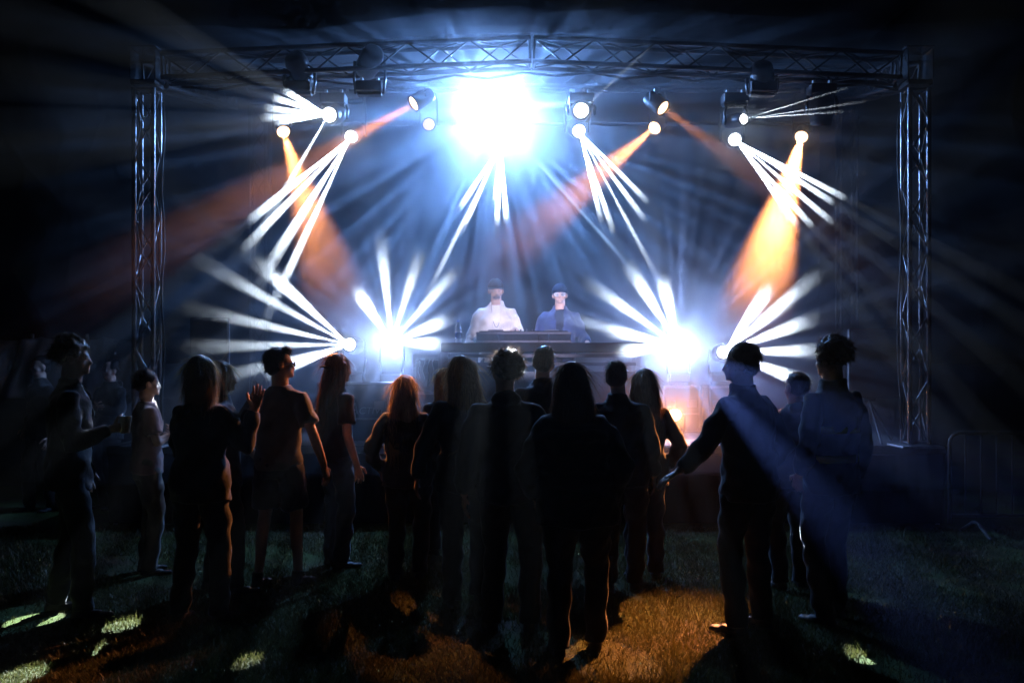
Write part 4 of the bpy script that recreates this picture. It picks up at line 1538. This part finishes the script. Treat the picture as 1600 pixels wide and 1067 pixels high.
# ------------------------------------------------------------------ air: thin haze everywhere, stage smoke
G_AIR = 0.75


def vol(name, dens, col, aniso, uneven=False):
    m = bpy.data.materials.new(name)
    m.use_nodes = True
    nt = m.node_tree
    nt.nodes.clear()
    o = nt.nodes.new('ShaderNodeOutputMaterial')
    v = nt.nodes.new('ShaderNodeVolumePrincipled')
    v.inputs['Color'].default_value = (*col, 1)
    v.inputs['Density'].default_value = dens
    v.inputs['Anisotropy'].default_value = aniso
    if uneven:
        tc = nt.nodes.new('ShaderNodeTexCoord')
        n = nt.nodes.new('ShaderNodeTexNoise')
        n.inputs['Scale'].default_value = 1.5
        n.inputs['Detail'].default_value = 3
        n.inputs['Roughness'].default_value = 0.6
        n.inputs['Distortion'].default_value = 0.4
        r = nt.nodes.new('ShaderNodeMapRange')
        r.inputs['From Min'].default_value = 0.36
        r.inputs['From Max'].default_value = 0.64
        r.inputs['To Min'].default_value = 0.45 * dens
        r.inputs['To Max'].default_value = 1.7 * dens
        nt.links.new(tc.outputs['Object'], n.inputs['Vector'])
        nt.links.new(n.outputs['Fac'], r.inputs['Value'])
        # thins out towards the open front of the stage
        sp = nt.nodes.new('ShaderNodeSeparateXYZ')
        nt.links.new(tc.outputs['Object'], sp.inputs[0])
        fr = nt.nodes.new('ShaderNodeMapRange')
        fr.interpolation_type = 'SMOOTHSTEP'
        fr.inputs['From Min'].default_value = 8.95
        fr.inputs['From Max'].default_value = 9.95
        nt.links.new(sp.outputs['Y'], fr.inputs['Value'])
        mu = nt.nodes.new('ShaderNodeMath')
        mu.operation = 'MULTIPLY'
        nt.links.new(r.outputs[0], mu.inputs[0])
        nt.links.new(fr.outputs[0], mu.inputs[1])
        nt.links.new(mu.outputs[0], v.inputs['Density'])
    nt.links.new(v.outputs[0], o.inputs['Volume'])
    return m


tag(MB().box((0, 9, 2.6), (60, 60, 7.2)).build('haze', vol('haze_air', 0.0006, (0.88, 0.93, 1), G_AIR)), kind='stuff')


def cloud(name, c, half, dens, rough, seed, sub=5, uneven=False):
    """closed lumpy body of smoke"""
    bm = bmesh.new()
    bmesh.ops.create_icosphere(bm, subdivisions=sub, radius=1.0)
    from mathutils import noise
    for v in bm.verts:
        p = v.co.normalized()
        m = max(abs(p.x), abs(p.y), abs(p.z))
        q = p.lerp(p / m, 0.8)
        n = noise.fractal(p * 2.6 + Vector((seed, 0, 0)), 0.9, 2.1, 5)
        q = q * (1 + rough * n)
        v.co = Vector((q.x * half[0], q.y * half[1], q.z * half[2])) + Vector(c)
    me = bpy.data.meshes.new(name)
    bm.to_mesh(me)
    bm.free()
    me.materials.append(vol(name + '_air', dens, (0.88, 0.93, 1), G_AIR, uneven))
    o = bpy.data.objects.new(name, me)
    link(o)
    return tag(o, kind='stuff')


cloud('smoke', (0.1, 11.3, 2.75), (5.2, 2.55, 2.35), 0.145, 0.09, 4.0, uneven=True)
